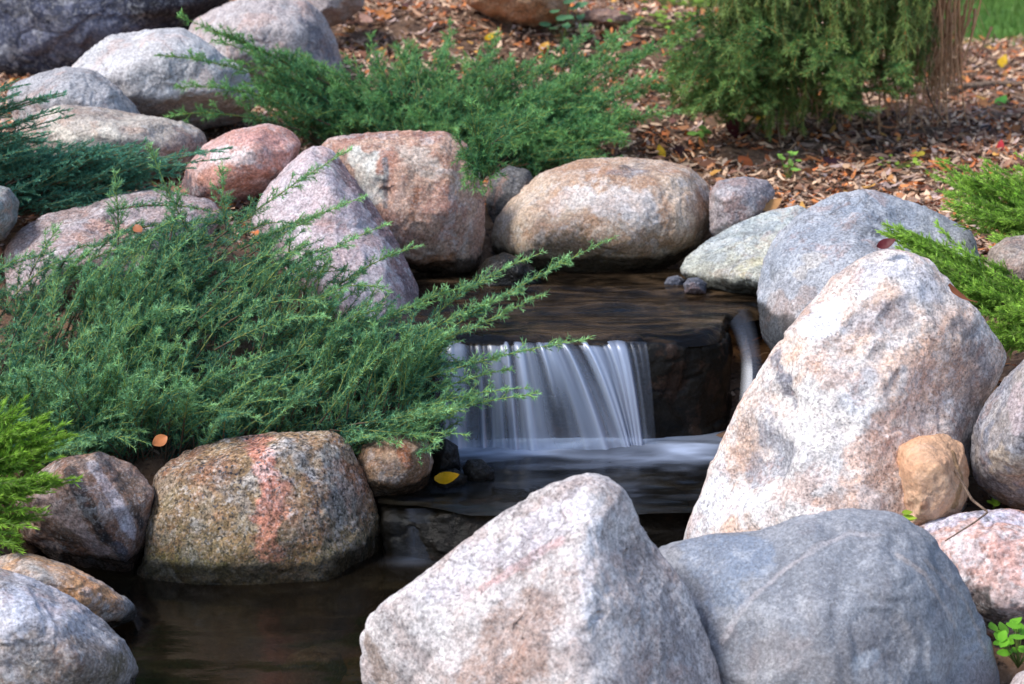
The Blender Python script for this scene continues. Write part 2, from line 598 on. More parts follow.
# --- front row
rock('pointed pale pink granite boulder at the front centre of the pool',
     [(358, 628), (372, 606), (420, 572), (480, 528), (535, 488), (570, 473), (600, 472), (622, 484), (645, 515), (665, 548), (688, 585),
      (712, 640), (735, 700), (735, 780), (380, 780), (362, 690)], 3.42, .5,
     (S(196, 186, 182), S(170, 152, 145), S(212, 204, 200)),
     front=[(572, 500, -.05), (578, 540, -.13), (576, 600, -.23), (582, 690, -.30), (430, 600, -.08), (400, 645, -.08), (470, 690, -.20),
            (520, 600, -.17), (660, 600, -.09), (690, 690, -.12), (590, 780, -.32), (420, 780, -.15), (700, 780, -.14)],
     rnd=7, facets=8, seed=11, dents=[(645, 560, .09, .022), (515, 625, .07, .016), (600, 640, .05, .012), (455, 590, .05, .010)], dark=.45, light=.36, dirt=.5, grain=1.1, rust=.35, contrast=1.2,
     strokes=[([(500, 630), (540, 600), (480, 670), (530, 660)], .055, S(150, 122, 108), .75),
              ([(640, 560), (660, 620), (690, 670)], .07, S(132, 122, 122), .65),  # shade of the right face painted into the stone
              ([(440, 585), (520, 545), (575, 500)], .05, S(206, 198, 202), .6),  # pale stroke paints the lit upper left face
              ([(600, 520), (585, 560), (590, 620)], .018, S(215, 212, 214), .6),
              ([(480, 590), (560, 540)], .012, S(188, 150, 146), .7),
              ([(372, 650), (385, 680)], .03, S(140, 118, 104), .7)])
rock('rounded blue grey front boulder with a thin pale vein between two pink stones',
     [(652, 546), (700, 531), (765, 528), (800, 515), (850, 506), (895, 511), (930, 532), (960, 572), (985, 620), (1000, 665), (1006, 720),
      (1000, 790), (660, 790), (640, 640)], 3.62, .6,
     (S(128, 130, 136), S(150, 149, 152), S(112, 113, 119)),
     front=[(736, 615, -.15), (775, 575, -.14), (815, 550, -.12), (870, 534, -.08), (905, 560, -.14), (830, 640, -.28), (935, 640, -.17),
            (760, 700, -.26), (900, 710, -.28), (680, 640, -.13), (830, 790, -.32)],
     rnd=16, facets=5, seed=12, disp=.75, dents=[(905, 548, .04, .014)], dark=.3, light=.28, dirt=.35, grain=1.25, spots=.6, bump=.8, rust=.08, contrast=.8,
     strokes=[([(722, 640), (745, 605), (780, 573), (815, 548), (850, 533), (880, 535)], .008, S(166, 158, 158), .65),
              ([(900, 556), (925, 575), (955, 625)], .010, S(172, 158, 150), .7),
              ([(925, 560), (965, 600), (985, 650)], .008, S(160, 146, 138), .6),
              ([(700, 550), (760, 560), (720, 590)], .05, S(126, 140, 160), .5),
              ([(780, 660), (850, 668), (900, 640)], .06, S(142, 134, 132), .4),
              ([(855, 665), (875, 655)], .014, S(196, 200, 206), .7)])
rock('huge pale granite boulder with white and peach patches right of the waterfall',
     [(676, 540), (700, 478), (738, 402), (782, 335), (822, 282), (850, 258), (882, 248), (922, 252), (955, 284), (985, 318), (1008, 352),
      (1006, 372), (985, 412), (972, 445), (968, 520), (960, 600), (700, 600)], 4.25, .75,
     (S(206, 196, 190), S(204, 172, 152), S(222, 216, 212)),
     front=[(880, 290, -.10), (835, 330, -.15), (915, 330, -.18), (800, 400, -.17), (860, 420, -.26), (940, 400, -.16), (740, 480, -.10),
            (800, 500, -.25), (890, 510, -.30), (950, 500, -.2), (830, 600, -.3), (720, 560, -.08)],
     rnd=11, facets=9, seed=13, dents=[(900, 325, .07, .022), (785, 400, .05, .028), (772, 455, .07, .018), (862, 395, .045, .012), (930, 380, .06, .014), (840, 470, .06, .012)], dark=.5, light=.45, dirt=.42, grain=1.0, contrast=1.15, rust=.6, lean=.12,
     strokes=[([(830, 310), (815, 330)], .05, S(236, 234, 236), .85),
              ([(720, 480), (700, 520), (745, 505)], .045, S(226, 224, 226), .8),
              ([(870, 275), (900, 268), (920, 285)], .06, S(190, 188, 194), .6),
              ([(860, 322), (900, 318)], .035, S(150, 140, 142), .7),  # grey band paints the shading of the hollow
              ([(775, 358), (785, 380), (795, 405)], .030, S(116, 114, 122), .9),  # this and the next stroke paint the darkness of the dents
              ([(770, 430), (790, 460), (760, 470)], .045, S(126, 126, 134), .75),
              ([(850, 460), (880, 430), (910, 400), (930, 340)], .035, S(206, 164, 142), .65),
              ([(830, 510), (870, 495)], .05, S(206, 168, 146), .7),
              ([(965, 330), (985, 370), (960, 420)], .045, S(134, 126, 126), .75),  # dark stroke paints the shaded right edge
              ([(870, 375), (850, 400)], .03, S(160, 162, 170), .6),
              ([(800, 515), (825, 520)], .025, S(232, 222, 218), .7)])
rock('smooth tan stone wedged under the right side of the huge pale boulder',
     [(894, 462), (898, 446), (918, 436), (945, 433), (964, 444), (970, 470), (968, 497), (957, 520), (940, 545), (900, 545), (894, 505)],
     4.09, .30, (S(210, 164, 128), S(212, 174, 142), S(198, 148, 112)), rnd=6, facets=8, seed=14, dark=.12, light=.1, dirt=.15, grain=1.2, rust=.2, contrast=.5,
     strokes=[([(955, 455), (962, 480), (955, 505)], .014, S(128, 100, 60), .7), ([(912, 500), (925, 506)], .012, S(150, 96, 62), .6)])  # first stroke paints the shadow along the rounded right edge
rock('pink and white coarse granite boulder at the right edge under the brown twig',
     [(905, 535), (925, 521), (960, 512), (1005, 508), (1060, 512), (1080, 560), (1080, 660), (1000, 660), (960, 640), (925, 590)],
     3.95, .45, (S(186, 164, 158), S(192, 148, 134), S(210, 202, 202)),
     front=[(940, 545, -.06), (1000, 545, -.14), (1050, 550, -.14), (1000, 600, -.22), (1050, 610, -.22), (960, 590, -.12)],
     rnd=12, facets=8, seed=15, dark=.5, light=.6, dirt=.35, grain=.62,
     strokes=[([(940, 522), (975, 516), (1020, 518)], .03, S(176, 182, 200), .6), ([(985, 605), (1000, 625), (1020, 622)], .035, S(84, 78, 70), .85),
              ([(1000, 550), (1015, 570)], .04, S(202, 152, 138), .6)])
rock('grey boulder with tan underside at the right edge beside the tan stone',
     [(969, 462), (972, 430), (985, 402), (1005, 376), (1030, 352), (1075, 345), (1110, 400), (1110, 500), (1075, 530), (1024, 515), (995, 500),
      (975, 482)], 4.15, .42, (S(126, 124, 130), S(156, 144, 136), S(110, 112, 122)), rnd=14, facets=8, seed=16, dark=.4, light=.35,
     strokes=[([(1010, 460), (1020, 480), (1000, 470)], .04, S(172, 152, 128), .7), ([(1015, 400), (1020, 430)], .03, S(176, 156, 156), .6),
              ([(985, 490), (1020, 505)], .02, S(120, 90, 50), .6), ([(990, 425), (985, 440)], .02, S(104, 110, 124), .7)])
rock('small pale stone at the bottom right corner below the leafy weed',
     [(1006, 690), (1016, 674), (1040, 662), (1075, 680), (1075, 740), (1010, 740)], 3.5, .2, PINKW, seed=17, rnd=14)
rock('small brown grey stone among the yellow green juniper at the right edge',
     [(982, 268), (990, 248), (1006, 237), (1030, 234), (1060, 245), (1060, 300), (1000, 300), (984, 290)], 4.75, .25,
     (S(140, 124, 112), S(156, 142, 130), S(120, 108, 104)), seed=18, rnd=14, dark=.15, light=.15)

# --- behind the pools, right
rock('big smooth blue grey boulder behind the huge pale boulder',
     [(756, 292), (762, 262), (775, 235), (800, 212), (835, 193), (868, 188), (900, 197), (940, 211), (972, 230), (982, 262), (970, 320),
      (900, 380), (790, 380), (760, 335)], 5.15, .8, (S(146, 150, 158), S(166, 166, 170), S(124, 126, 132)),
     front=[(800, 250, -.12), (785, 300, -.1), (850, 240, -.16), (920, 250, -.12), (800, 350, -.2), (870, 300, -.28), (900, 360, -.3)],
     rnd=16, facets=6, seed=19, dark=.34, light=.4, dirt=.4, grain=1.2, lean=.35, wet=.30,
     strokes=[([(775, 300), (790, 320), (800, 300)], .04, S(156, 134, 122), .7), ([(815, 258), (800, 275)], .03, S(190, 180, 170), .6),
              ([(850, 225), (880, 232)], .03, S(92, 94, 98), .6), ([(835, 205), (900, 215)], .05, S(132, 140, 152), .5)])
rock('pale greenish grey wedge of rock at the far right edge of the upper pool',
     [(678, 272), (684, 256), (705, 240), (735, 224), (765, 211), (800, 203), (830, 230), (830, 300), (760, 300), (700, 292)], 5.62, .5,
     (S(164, 170, 168), S(192, 190, 176), S(130, 140, 150)),
     front=[(700, 268, -.04), (740, 240, -.06), (745, 280, -.14), (790, 240, -.1), (790, 290, -.16)], rnd=9, facets=6, seed=20, lean=.25,
     dark=.35, light=.45, wet=.295, moss=.35, strokes=[([(740, 270), (760, 262)], .03, S(206, 196, 160), .7), ([(700, 250), (730, 240)], .03, S(206, 206, 200), .6)])
rock('small purple grey stone between the round tan boulder and the mulch slope',
     [(709, 232), (709, 192), (718, 180), (745, 176), (768, 180), (776, 192), (770, 212), (745, 240), (720, 244)], 6.0, .25,
     (S(146, 134, 134), S(130, 120, 122), S(164, 154, 152)), seed=21, rnd=12, dark=.3, light=.35)
rock('broad rounded tan boulder behind the upper pool',
     [(489, 250), (492, 222), (508, 196), (540, 172), (580, 159), (625, 156), (665, 158), (695, 167), (710, 185), (713, 218), (705, 245),
      (680, 270), (640, 285), (560, 285), (505, 275)], 6.05, .55, (S(192, 168, 146), S(164, 128, 102), S(208, 192, 178)),
     rnd=17, facets=7, seed=22, dents=[(560, 210, .06, .012), (650, 230, .06, .012)], lean=.12, dark=.26, light=.42, dirt=.35, wet=.30, moss=.55,
     strokes=[([(560, 195), (600, 200), (640, 205)], .06, S(206, 196, 190), .7), ([(610, 172), (640, 170)], .035, S(120, 112, 112), .75),
              ([(540, 230), (580, 250), (640, 245)], .05, S(164, 130, 108), .6), ([(500, 255), (540, 268)], .04, S(130, 116, 84), .6),
              ([(690, 200), (700, 230)], .03, S(140, 112, 92), .6), ([(600, 262), (650, 262)], .03, S(140, 104, 80), .6)])
rock('big brick pink boulder with a white patch behind the leaning slab',
     [(318, 150), (326, 138), (345, 133), (400, 130), (445, 130), (466, 142), (478, 165), (485, 190), (486, 235), (480, 268), (455, 282),
      (400, 275), (340, 250)], 5.95, .5, (S(166, 122, 106), S(182, 148, 128), S(138, 92, 76)),
     front=[(350, 150, -.08), (395, 150, -.10), (440, 145, -.08), (400, 190, -.2), (465, 190, -.14), (445, 230, -.2), (390, 240, -.18),
            (460, 265, -.12), (420, 268, -.12)], rnd=9, facets=10, seed=23, dents=[(382, 190, .035, .03), (420, 200, .05, .015), (450, 235, .05, .012)], dark=.35, light=.4, dirt=.4, wet=.30, moss=.3,
     strokes=[([(360, 160), (372, 180), (365, 195)], .05, S(206, 202, 190), .85), ([(385, 160), (386, 205)], .012, S(88, 92, 96), .8),
              ([(405, 150), (430, 165)], .045, S(196, 180, 166), .7), ([(440, 200), (450, 225)], .06, S(168, 122, 108), .6),
              ([(415, 262), (450, 262)], .03, S(150, 88, 50), .7), ([(350, 137), (400, 134), (450, 134)], .02, S(120, 84, 76), .7),
              ([(418, 190), (412, 220)], .014, S(140, 90, 62), .6)])
rock('leaning slab of pale pink stone left of the waterfall with a dark purple right side',
     [(250, 222), (262, 192), (285, 165), (308, 147), (330, 144), (350, 168), (375, 205), (400, 245), (420, 285), (424, 330), (400, 370),
      (330, 340), (280, 290)], 5.45, .55, (S(186, 168, 168), S(172, 148, 148), S(198, 188, 190)),
     front=[(322, 155, -.06), (340, 190, -.14), (360, 225, -.17), (382, 262, -.19), (396, 300, -.2), (270, 215, -.12), (300, 170, -.08),
            (310, 270, -.24), (350, 320, -.28), (385, 350, -.24)], rnd=7, facets=6, seed=24, dark=.3, light=.45, lean=.3,
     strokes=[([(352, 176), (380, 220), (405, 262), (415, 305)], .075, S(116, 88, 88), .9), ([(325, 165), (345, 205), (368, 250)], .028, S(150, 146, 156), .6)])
rock('small dark grey stone in the gap between the two boulders behind the pool',
     [(480, 200), (490, 176), (508, 165), (530, 170), (540, 190), (520, 225), (500, 260), (480, 255)], 6.25, .3,
     (S(92, 88, 84), S(76, 76, 78), S(110, 104, 98)), seed=25, rnd=12, dark=.3, light=.15)
rock('low wet stone darkened with painted shadow at the waterline left of the round tan boulder',
     [(474, 275), (486, 258), (505, 252), (526, 260), (540, 272), (545, 300), (470, 300)], 5.78, .2,
     (S(62, 56, 50), S(52, 48, 44), S(76, 70, 62)), seed=26, rnd=14, wet=.40, dark=.3, light=.12)  # dark colours and raised wet line stand in for shadow on this stone
for lab, ol, Y in (('round dark pebble at the waterline under the tan boulder', [(664, 283), (668, 277), (678, 275), (686, 280), (686, 292), (666, 292)], 5.72),
                   ('blue grey pebble beside the pale wedge of rock', [(683, 284), (688, 278), (698, 277), (707, 283), (706, 294), (685, 294)], 5.6)):
    rock(lab, ol, Y, .06, (S(66, 68, 78), S(84, 86, 96), S(50, 50, 56)), seed=int(Y * 100), rnd=20, facets=4, name='pebble', cat='pebble',
         dark=.2, light=.2, rough=.45)

# --- left, far to near
rock('large dark boulder at the top left corner, deep shade put into its stone colour',
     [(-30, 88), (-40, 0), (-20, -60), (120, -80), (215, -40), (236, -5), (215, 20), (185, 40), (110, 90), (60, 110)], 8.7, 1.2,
     (S(46, 48, 62), S(70, 74, 92), S(32, 32, 40)), seed=27, rnd=14, dark=.5, light=.3, grain=.6, disp=1.3, rust=.0,  # dark stone colours carry the deep shade over this boulder
     strokes=[([(40, 40), (100, 30), (160, 45)], .12, S(108, 110, 128), .5), ([(150, 6), (210, 12)], .12, S(38, 34, 34), .8),  # second stroke paints the darkness of the cave-like gap
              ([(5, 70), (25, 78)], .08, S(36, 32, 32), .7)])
rock('pinkish grey boulder at the top behind the pale one, partly under juniper sprays',
     [(180, 40), (192, 20), (212, 8), (240, -2), (275, -6), (305, -2), (322, 12), (338, 40), (345, 75), (320, 100), (230, 100), (185, 80)],
     7.7, .7, (S(164, 150, 146), S(176, 164, 160), S(148, 134, 132)), seed=28, rnd=16, light=.35, dark=.25,
     strokes=[([(318, 38), (330, 50)], .08, S(92, 92, 104), .7)])
rock('grey pink boulder cut by the top edge left of the mulch slope',
     [(300, 0), (306, -20), (340, -30), (366, -10), (364, 8), (345, 22), (325, 30), (305, 24)], 8.3, .5,
     (S(160, 146, 142), S(150, 138, 136), S(176, 164, 160)), seed=29, rnd=14)
rock('tall tan stone cut by the top edge in the middle of the mulch slope',
     [(466, 5), (462, -40), (510, -60), (566, -40), (572, 0), (566, 18), (540, 30), (515, 27), (485, 16)], 8.6, .4,
     (S(170, 128, 94), S(156, 112, 82), S(184, 146, 114)), seed=30, rnd=8, dark=.15, light=.15)
rock('flat brown stone lying on the mulch slope at the top',
     [(580, 20), (586, 10), (610, 8), (630, 13), (634, 22), (622, 30), (595, 30)], 8.7, .25,
     (S(140, 108, 92), S(122, 96, 84), S(160, 130, 112)), seed=31, rnd=8, dark=.2, light=.15, name='stone', cat='stone')
rock('large pale grey boulder in the upper left row behind two flatter ones',
     [(62, 75), (85, 50), (112, 33), (150, 29), (182, 27), (202, 38), (222, 52), (250, 70), (262, 100), (240, 125), (180, 135), (90, 120)],
     7.0, .7, (S(190, 186, 184), S(174, 168, 166), S(204, 200, 198)), seed=32, rnd=18, light=.45, dark=.28, dirt=.3)
rock('smooth grey boulder with brown tinge in the upper left row, half behind another',
     [(5, 95), (14, 82), (35, 73), (66, 66), (95, 70), (118, 86), (138, 106), (150, 130), (100, 150), (20, 140)], 6.6, .5,
     (S(160, 156, 156), S(146, 136, 132), S(174, 170, 170)), seed=33, rnd=18, light=.35, dark=.25)
rock('long grey boulder with cream marbling above the blue green juniper',
     [(10, 135), (28, 113), (58, 103), (95, 106), (130, 112), (165, 116), (190, 121), (206, 132), (208, 150), (195, 170), (120, 190), (30, 180)],
     6.25, .5, (S(168, 156, 144), S(150, 132, 120), S(186, 174, 160)), seed=34, rnd=14, light=.35, dark=.3,
     band=(S(204, 192, 176), (.3, .5, .4), 1.6, .55),
     strokes=[([(60, 130), (80, 145), (110, 128), (120, 140)], .02, S(206, 196, 180), .7), ([(185, 140), (200, 150)], .05, S(112, 102, 102), .7)])
rock('rosy pink stone with red patches left of the leaning slab',
     [(180, 185), (186, 165), (205, 143), (232, 130), (268, 122), (290, 128), (302, 143), (296, 170), (270, 198), (220, 215), (185, 205)],
     5.95, .4, (S(190, 150, 140), S(176, 126, 112), S(212, 190, 184)), seed=35, rnd=14, light=.4, dark=.22,
     strokes=[([(205, 180), (240, 175), (270, 172)], .055, S(178, 118, 96), .7), ([(215, 155), (250, 158)], .03, S(216, 204, 200), .7),
              ([(185, 180), (196, 192)], .04, S(84, 80, 86), .8), ([(240, 138), (280, 140)], .035, S(194, 144, 134), .7)])
rock('broad flat pinkish grey slab lying behind the big juniper',
     [(2, 252), (14, 232), (36, 215), (70, 207), (90, 204), (118, 193), (150, 188), (188, 191), (216, 200), (224, 216), (205, 262), (120, 295), (8, 305)], 5.42, .5,
     (S(158, 144, 144), S(146, 122, 114), S(176, 166, 166)),
     front=[(60, 225, -.10), (130, 205, -.08), (200, 206, -.06), (100, 235, -.2), (170, 230, -.2), (60, 262, -.25), (150, 270, -.28)], lean=.25,
     seed=36, rnd=5, facets=14, dark=.5, light=.4, contrast=1.5, dents=[(108, 222, .05, .03), (95, 212, .04, .025), (150, 215, .05, .015)],
     strokes=[([(95, 205), (112, 222), (135, 232)], .02, S(86, 74, 76), .8), ([(95, 225), (130, 232)], .03, S(176, 132, 112), .6)])
rock('grey green stone with sharp edges at the left edge below the blue juniper',
     [(-40, 190), (-5, 184), (10, 188), (20, 202), (17, 222), (5, 240), (-40, 250)], 5.55, .3,
     (S(124, 130, 128), S(136, 140, 138), S(108, 112, 112)), seed=38, rnd=4, facets=10, dark=.2, light=.25)

rock('big speckled boulder with a brick pink stripe standing in the lower pool',
     [(116, 600), (132, 555), (146, 505), (156, 470), (185, 450), (225, 438), (275, 431), (328, 427), (348, 440), (364, 470), (379, 510), (386, 560),
      (388, 610), (370, 650), (130, 650)], 4.58, .5, (S(140, 114, 84), S(128, 92, 70), S(156, 144, 126)),
     front=[(168, 495, -.16), (215, 465, -.13), (280, 452, -.12), (322, 452, -.10), (142, 570, -.20), (155, 540, -.19), (200, 560, -.24), (265, 540, -.26), (330, 530, -.22),
            (360, 520, -.13), (372, 560, -.14), (250, 600, -.27), (340, 590, -.24), (140, 620, -.24)], rnd=10, facets=8, seed=39, dark=1.0, light=.42, grain=.8, contrast=2.1, dirt=.5, wet=-.1155, moss=.5,
     strokes=[([(258, 436), (270, 470), (272, 515), (268, 550)], .036, S(184, 120, 100), .95), ([(285, 490), (300, 530)], .03, S(150, 110, 90), .5),
              ([(330, 460), (345, 500)], .06, S(150, 148, 142), .7), ([(290, 445), (310, 470)], .03, S(136, 136, 136), .6),
              ([(175, 500), (200, 540)], .05, S(128, 112, 84), .5), ([(150, 565), (220, 570)], .03, S(94, 92, 46), .6)])
rock('brown ridged boulder beside the speckled one, dark diagonal bands across it',
     [(12, 498), (35, 474), (58, 458), (100, 451), (134, 464), (155, 490), (152, 520), (144, 550), (138, 585), (115, 600), (70, 572), (22, 540)],
     4.45, .45, (S(144, 112, 94), S(116, 84, 68), S(168, 148, 138)),
     front=[(60, 500, -.13), (85, 480, -.10), (110, 520, -.16), (125, 555, -.12), (90, 545, -.10), (130, 500, -.05), (40, 505, -.1)],
     rnd=5, facets=12, seed=40, dark=.4, light=.35, wet=-.115,
     strokes=[([(70, 470), (85, 500), (105, 540)], .022, S(56, 50, 50), .95), ([(92, 464), (115, 500), (134, 535)], .02, S(182, 172, 176), .8), ([(108, 462), (128, 495), (142, 525)], .014, S(60, 54, 54), .9),
              ([(118, 548), (128, 560)], .02, S(66, 70, 80), .8), ([(40, 495), (70, 520), (100, 550)], .035, S(186, 160, 154), .8),
              ([(125, 480), (142, 500)], .04, S(110, 90, 76), .7), ([(60, 540), (90, 560)], .03, S(70, 50, 36), .7)])  # last stroke paints the shade under the overhanging lower left side
rock('small flat orange and grey stone at the edge of the lower pool',
     [(-15, 560), (10, 551), (35, 553), (70, 565), (105, 582), (130, 598), (140, 609), (134, 622), (90, 640), (10, 610)], 4.05, .3,
     (S(150, 146, 142), S(186, 140, 100), S(170, 166, 166)), seed=41, rnd=7, facets=10, dark=.3, light=.35, wet=-.115,
     strokes=[([(75, 575), (95, 585), (112, 598)], .03, S(192, 138, 92), .8), ([(120, 604), (135, 612)], .02, S(92, 92, 92), .6)])
rock('pale speckled boulder at the bottom left corner',
     [(-60, 560), (-10, 562), (30, 575), (70, 595), (105, 620), (130, 645), (140, 668), (130, 700), (110, 740), (-60, 760)], 3.72, .5,
     (S(178, 172, 176), S(150, 136, 128), S(196, 194, 200)), seed=42, rnd=16, facets=6, light=.5, dark=.35, wet=-.12, moss=.4,
     strokes=[([(20, 590), (50, 610), (15, 620)], .06, S(196, 198, 210), .6), ([(40, 660), (90, 655), (60, 680)], .06, S(146, 128, 116), .7),
              ([(120, 665), (110, 680)], .03, S(98, 88, 66), .6)])
rock('short brown boulder under the juniper tips by the cascade',
     [(352, 470), (362, 445), (395, 430), (428, 438), (434, 462), (428, 485), (412, 500), (395, 505), (372, 500), (356, 490)], 4.68, .28,
     (S(146, 112, 90), S(120, 84, 64), S(168, 142, 122)), seed=43, rnd=10, facets=8, light=.35, dark=.3, wet=.005, moss=.3,
     strokes=[([(402, 450), (408, 462)], .02, S(158, 88, 56), .7)])
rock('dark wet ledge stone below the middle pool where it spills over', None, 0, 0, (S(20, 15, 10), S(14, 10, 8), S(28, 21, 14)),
     pts3=[(x, y + dy, z) for (x, y) in ((-.33, 4.53), (-.18, 4.46), (0, 4.44), (.25, 4.45), (.45, 4.5)) for (dy, z) in
           ((0, -.035), (.03, -.012), (-.03, -.3), (.3, -.02), (.3, -.3))], rnd=5, facets=8, seed=44, disp=1.2, dark=.3, light=.0, rough=.75, rust=.1, dirt=0, spec=.1, wet=.2)
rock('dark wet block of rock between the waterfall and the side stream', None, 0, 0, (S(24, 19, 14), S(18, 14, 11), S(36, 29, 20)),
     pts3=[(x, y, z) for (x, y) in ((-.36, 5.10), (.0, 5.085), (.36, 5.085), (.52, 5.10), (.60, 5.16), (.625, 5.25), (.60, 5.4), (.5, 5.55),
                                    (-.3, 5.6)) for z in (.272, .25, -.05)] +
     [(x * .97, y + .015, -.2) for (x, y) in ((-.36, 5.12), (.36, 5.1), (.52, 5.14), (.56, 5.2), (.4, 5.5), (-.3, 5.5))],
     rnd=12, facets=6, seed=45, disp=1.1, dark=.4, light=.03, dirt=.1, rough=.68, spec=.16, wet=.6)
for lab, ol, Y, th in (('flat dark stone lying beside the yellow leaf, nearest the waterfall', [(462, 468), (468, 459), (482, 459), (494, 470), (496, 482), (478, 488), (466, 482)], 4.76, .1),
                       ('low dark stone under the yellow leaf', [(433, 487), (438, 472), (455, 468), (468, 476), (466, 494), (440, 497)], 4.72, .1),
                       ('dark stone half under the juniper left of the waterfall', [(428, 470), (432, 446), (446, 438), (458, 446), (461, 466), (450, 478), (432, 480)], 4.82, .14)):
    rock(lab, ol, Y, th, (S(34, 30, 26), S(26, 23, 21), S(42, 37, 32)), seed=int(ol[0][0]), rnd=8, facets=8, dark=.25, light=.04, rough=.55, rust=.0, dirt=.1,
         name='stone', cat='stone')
rock('dark mossy stone lying under the water of the lower pool', [(280, 668), (290, 654), (315, 645), (340, 652), (348, 670), (330, 700), (290, 700)],
     4.02, .2, (S(96, 88, 60), S(70, 64, 48), S(116, 110, 90)), seed=47, rnd=8, facets=8, name='stone', cat='stone')


# ------------------------------------------------------------------ water
def water_mat(name, dark, brown, off, stretch, clear=0.0, rough=.1, bumpk=.25, streak=(.45, .75), rot=0.0, bdist=.02, dist=.8):
    m = N(name)
    ov = m.objvec(off, stretch, (0, 0, rot))
    n = m.noise(ov, 5, 5, .55, dist)
    n2 = m.noise(ov, 14, 4, .6, .5)
    fo = m.attr('foam').outputs['Fac']
    col = m.mix(m.ramp(m.math('ADD', m.math('MULTIPLY', n, .65), m.math('MULTIPLY', n2, .35)), *streak), dark, brown)
    col = m.mix(fo, col, (.44, .51, .66))  # white foam with the blue of sky-lit shade put into its colour
    rg = m.math('ADD', m.math('MULTIPLY', fo, .5), rough)
    b = m.n('ShaderNodeBsdfPrincipled', {'Base Color': col, 'Roughness': rg, 'IOR': 1.33, 'Normal': m.bump(m.math('ADD', n, m.math('MULTIPLY', n2, .4)), bumpk, bdist)})
    sh = b.outputs[0]
    if clear > 0:
        tr = m.n('ShaderNodeBsdfTransparent', {'Color': (.75, .62, .42)})
        k = m.math('MULTIPLY', clear, m.math('SUBTRACT', 1.0, fo))
        fr = m.n('ShaderNodeFresnel', {'IOR': 1.33}).outputs[0]
        k = m.math('MULTIPLY', k, m.math('SUBTRACT', 1.0, fr))
        sh = m.n('ShaderNodeMixShader', {0: k, 1: sh, 2: tr.outputs[0]}).outputs[0]
    return m.surf(sh)


def sheet(name, x0, x1, y0, y1, z, nx, ny, mat, zf=None, foam=None, xf=None):
    X, Y = np.meshgrid(np.linspace(x0, x1, nx), np.linspace(y0, y1, ny))
    X, Y = X.ravel(), Y.ravel()
    if xf:
        X, Y = xf(X, Y)
    Z = np.full(len(X), z) if zf is None else z + zf(X, Y)
    v = np.stack([X, Y, Z], 1)
    i = np.arange(nx * ny).reshape(ny, nx)
    f = np.stack([i[:-1, :-1].ravel(), i[:-1, 1:].ravel(), i[1:, 1:].ravel(), i[1:, :-1].ravel()], 1)
    fo = np.zeros(len(X)) if foam is None else foam(X, Y)
    o = mesh_obj(name, v, f, mat, attrs={'foam': fo})
    tag(o, kind='structure')
    return o


def rim_y(X):
    return np.interp(X, [-1, .36, .48, .54, .59, .62, .70, .82], [5.07, 5.07, 5.085, 5.11, 5.16, 5.30, 5.40, 5.42]) + .012 * fbm(np.stack([X * 9, 0 * X, 0 * X], 1), 33, 3)


def up_xf(X, Y):
    # front rim of the pool follows the rounded front of the wet block
    rim = rim_y(X)
    return X, rim + (Y - 5.07) * (5.95 - rim) / (5.95 - 5.07)


def wav(X, Y):
    p = np.stack([X * 2.2 + Y * 2, Y * 9, X * 0], 1)
    lip = np.clip(1 - (Y - rim_y(X)) / .07, 0, 1)
    return .007 * fbm(p, 91, 3) * np.clip((Y - 5.05) * 6, 0, 1) - np.where(X > .36, .034, .016) * lip ** 2.2


sheet('water', -.6, .82, 5.07, 5.95, .292, 160, 150,
      water_mat('upper_pool_water', S(13, 10, 7), S(98, 78, 57), (0, 0, 0), (.8, 2.0, 1), clear=.3, rough=.05, bumpk=.8, streak=(.42, .74), rot=.3, dist=1.6),  # brown streaks paint wavy highlights and sheen into this pool's colour
      zf=wav, xf=up_xf)


def mid_foam(X, Y):
    base = 5.03 + .01 * np.sin(X * 9)
    d = np.clip((base - Y), 0, 9)
    inx = np.clip((X + .30) / .1, 0, 1) * np.clip((.66 - X) / .2, 0, 1)
    p = np.stack([X * 5 + Y * 2.5, Y * 16 - X * 3, X * 0], 1)
    st = fbm(p, 71, 4)
    k = np.exp(-(d / .075) ** 1.3) * 1.0 + .6 * np.exp(-d / .16) * np.clip(st + .15, 0, 1)
    side = np.exp(-((X - .50) / .14) ** 2 - ((Y - (4.97 - .55 * (X - .42))) / .035) ** 2) * .28 + .32 * np.exp(-((X - .15) / .25) ** 2 - ((Y - (4.93 - .12 * (X - .15))) / .022) ** 2)
    return np.clip(k * inx * (.70 + .3 * st) + side, 0, .85)


sheet('water', -.34, .95, 4.45, 5.2, 0.0, 200, 130,
      water_mat('middle_pool_water', S(12, 11, 9), S(44, 40, 32), (3, 0, 0), (1.0, 3.2, 1), clear=.15, rough=.2, bumpk=.12, streak=(.4, .8)),
      zf=lambda X, Y: .004 * fbm(np.stack([X * 5, Y * 9, X * 0], 1), 77, 3) - .0 * X +
      .012 * np.exp(-((Y - 5.0) / .04) ** 2), foam=mid_foam,
      xf=lambda X, Y: (X, np.interp(X, [-.4, -.3, -.24, -.17, -.1, .1, .3, .9], [4.58, 4.54, 4.53, 4.50, 4.465, 4.45, 4.47, 4.5]) * (5.2 - Y) / .75 + 5.2 * (Y - 4.45) / .75))


def low_foam(X, Y):
    return .12 * np.exp(-((X + .25) / .05) ** 2 - ((Y - 4.46) / .03) ** 2)


sheet('water', -1.5, .6, 2.6, 4.62, -.12, 120, 120,
      water_mat('lower_pool_water', S(22, 18, 12), S(50, 43, 30), (6, 2, 0), (1.0, 2.4, 1), clear=.35, rough=.10, bumpk=.06, streak=(.45, .85)),
      zf=lambda X, Y: .003 * fbm(np.stack([X * 4, Y * 7, X * 0], 1), 79, 3), foam=low_foam)

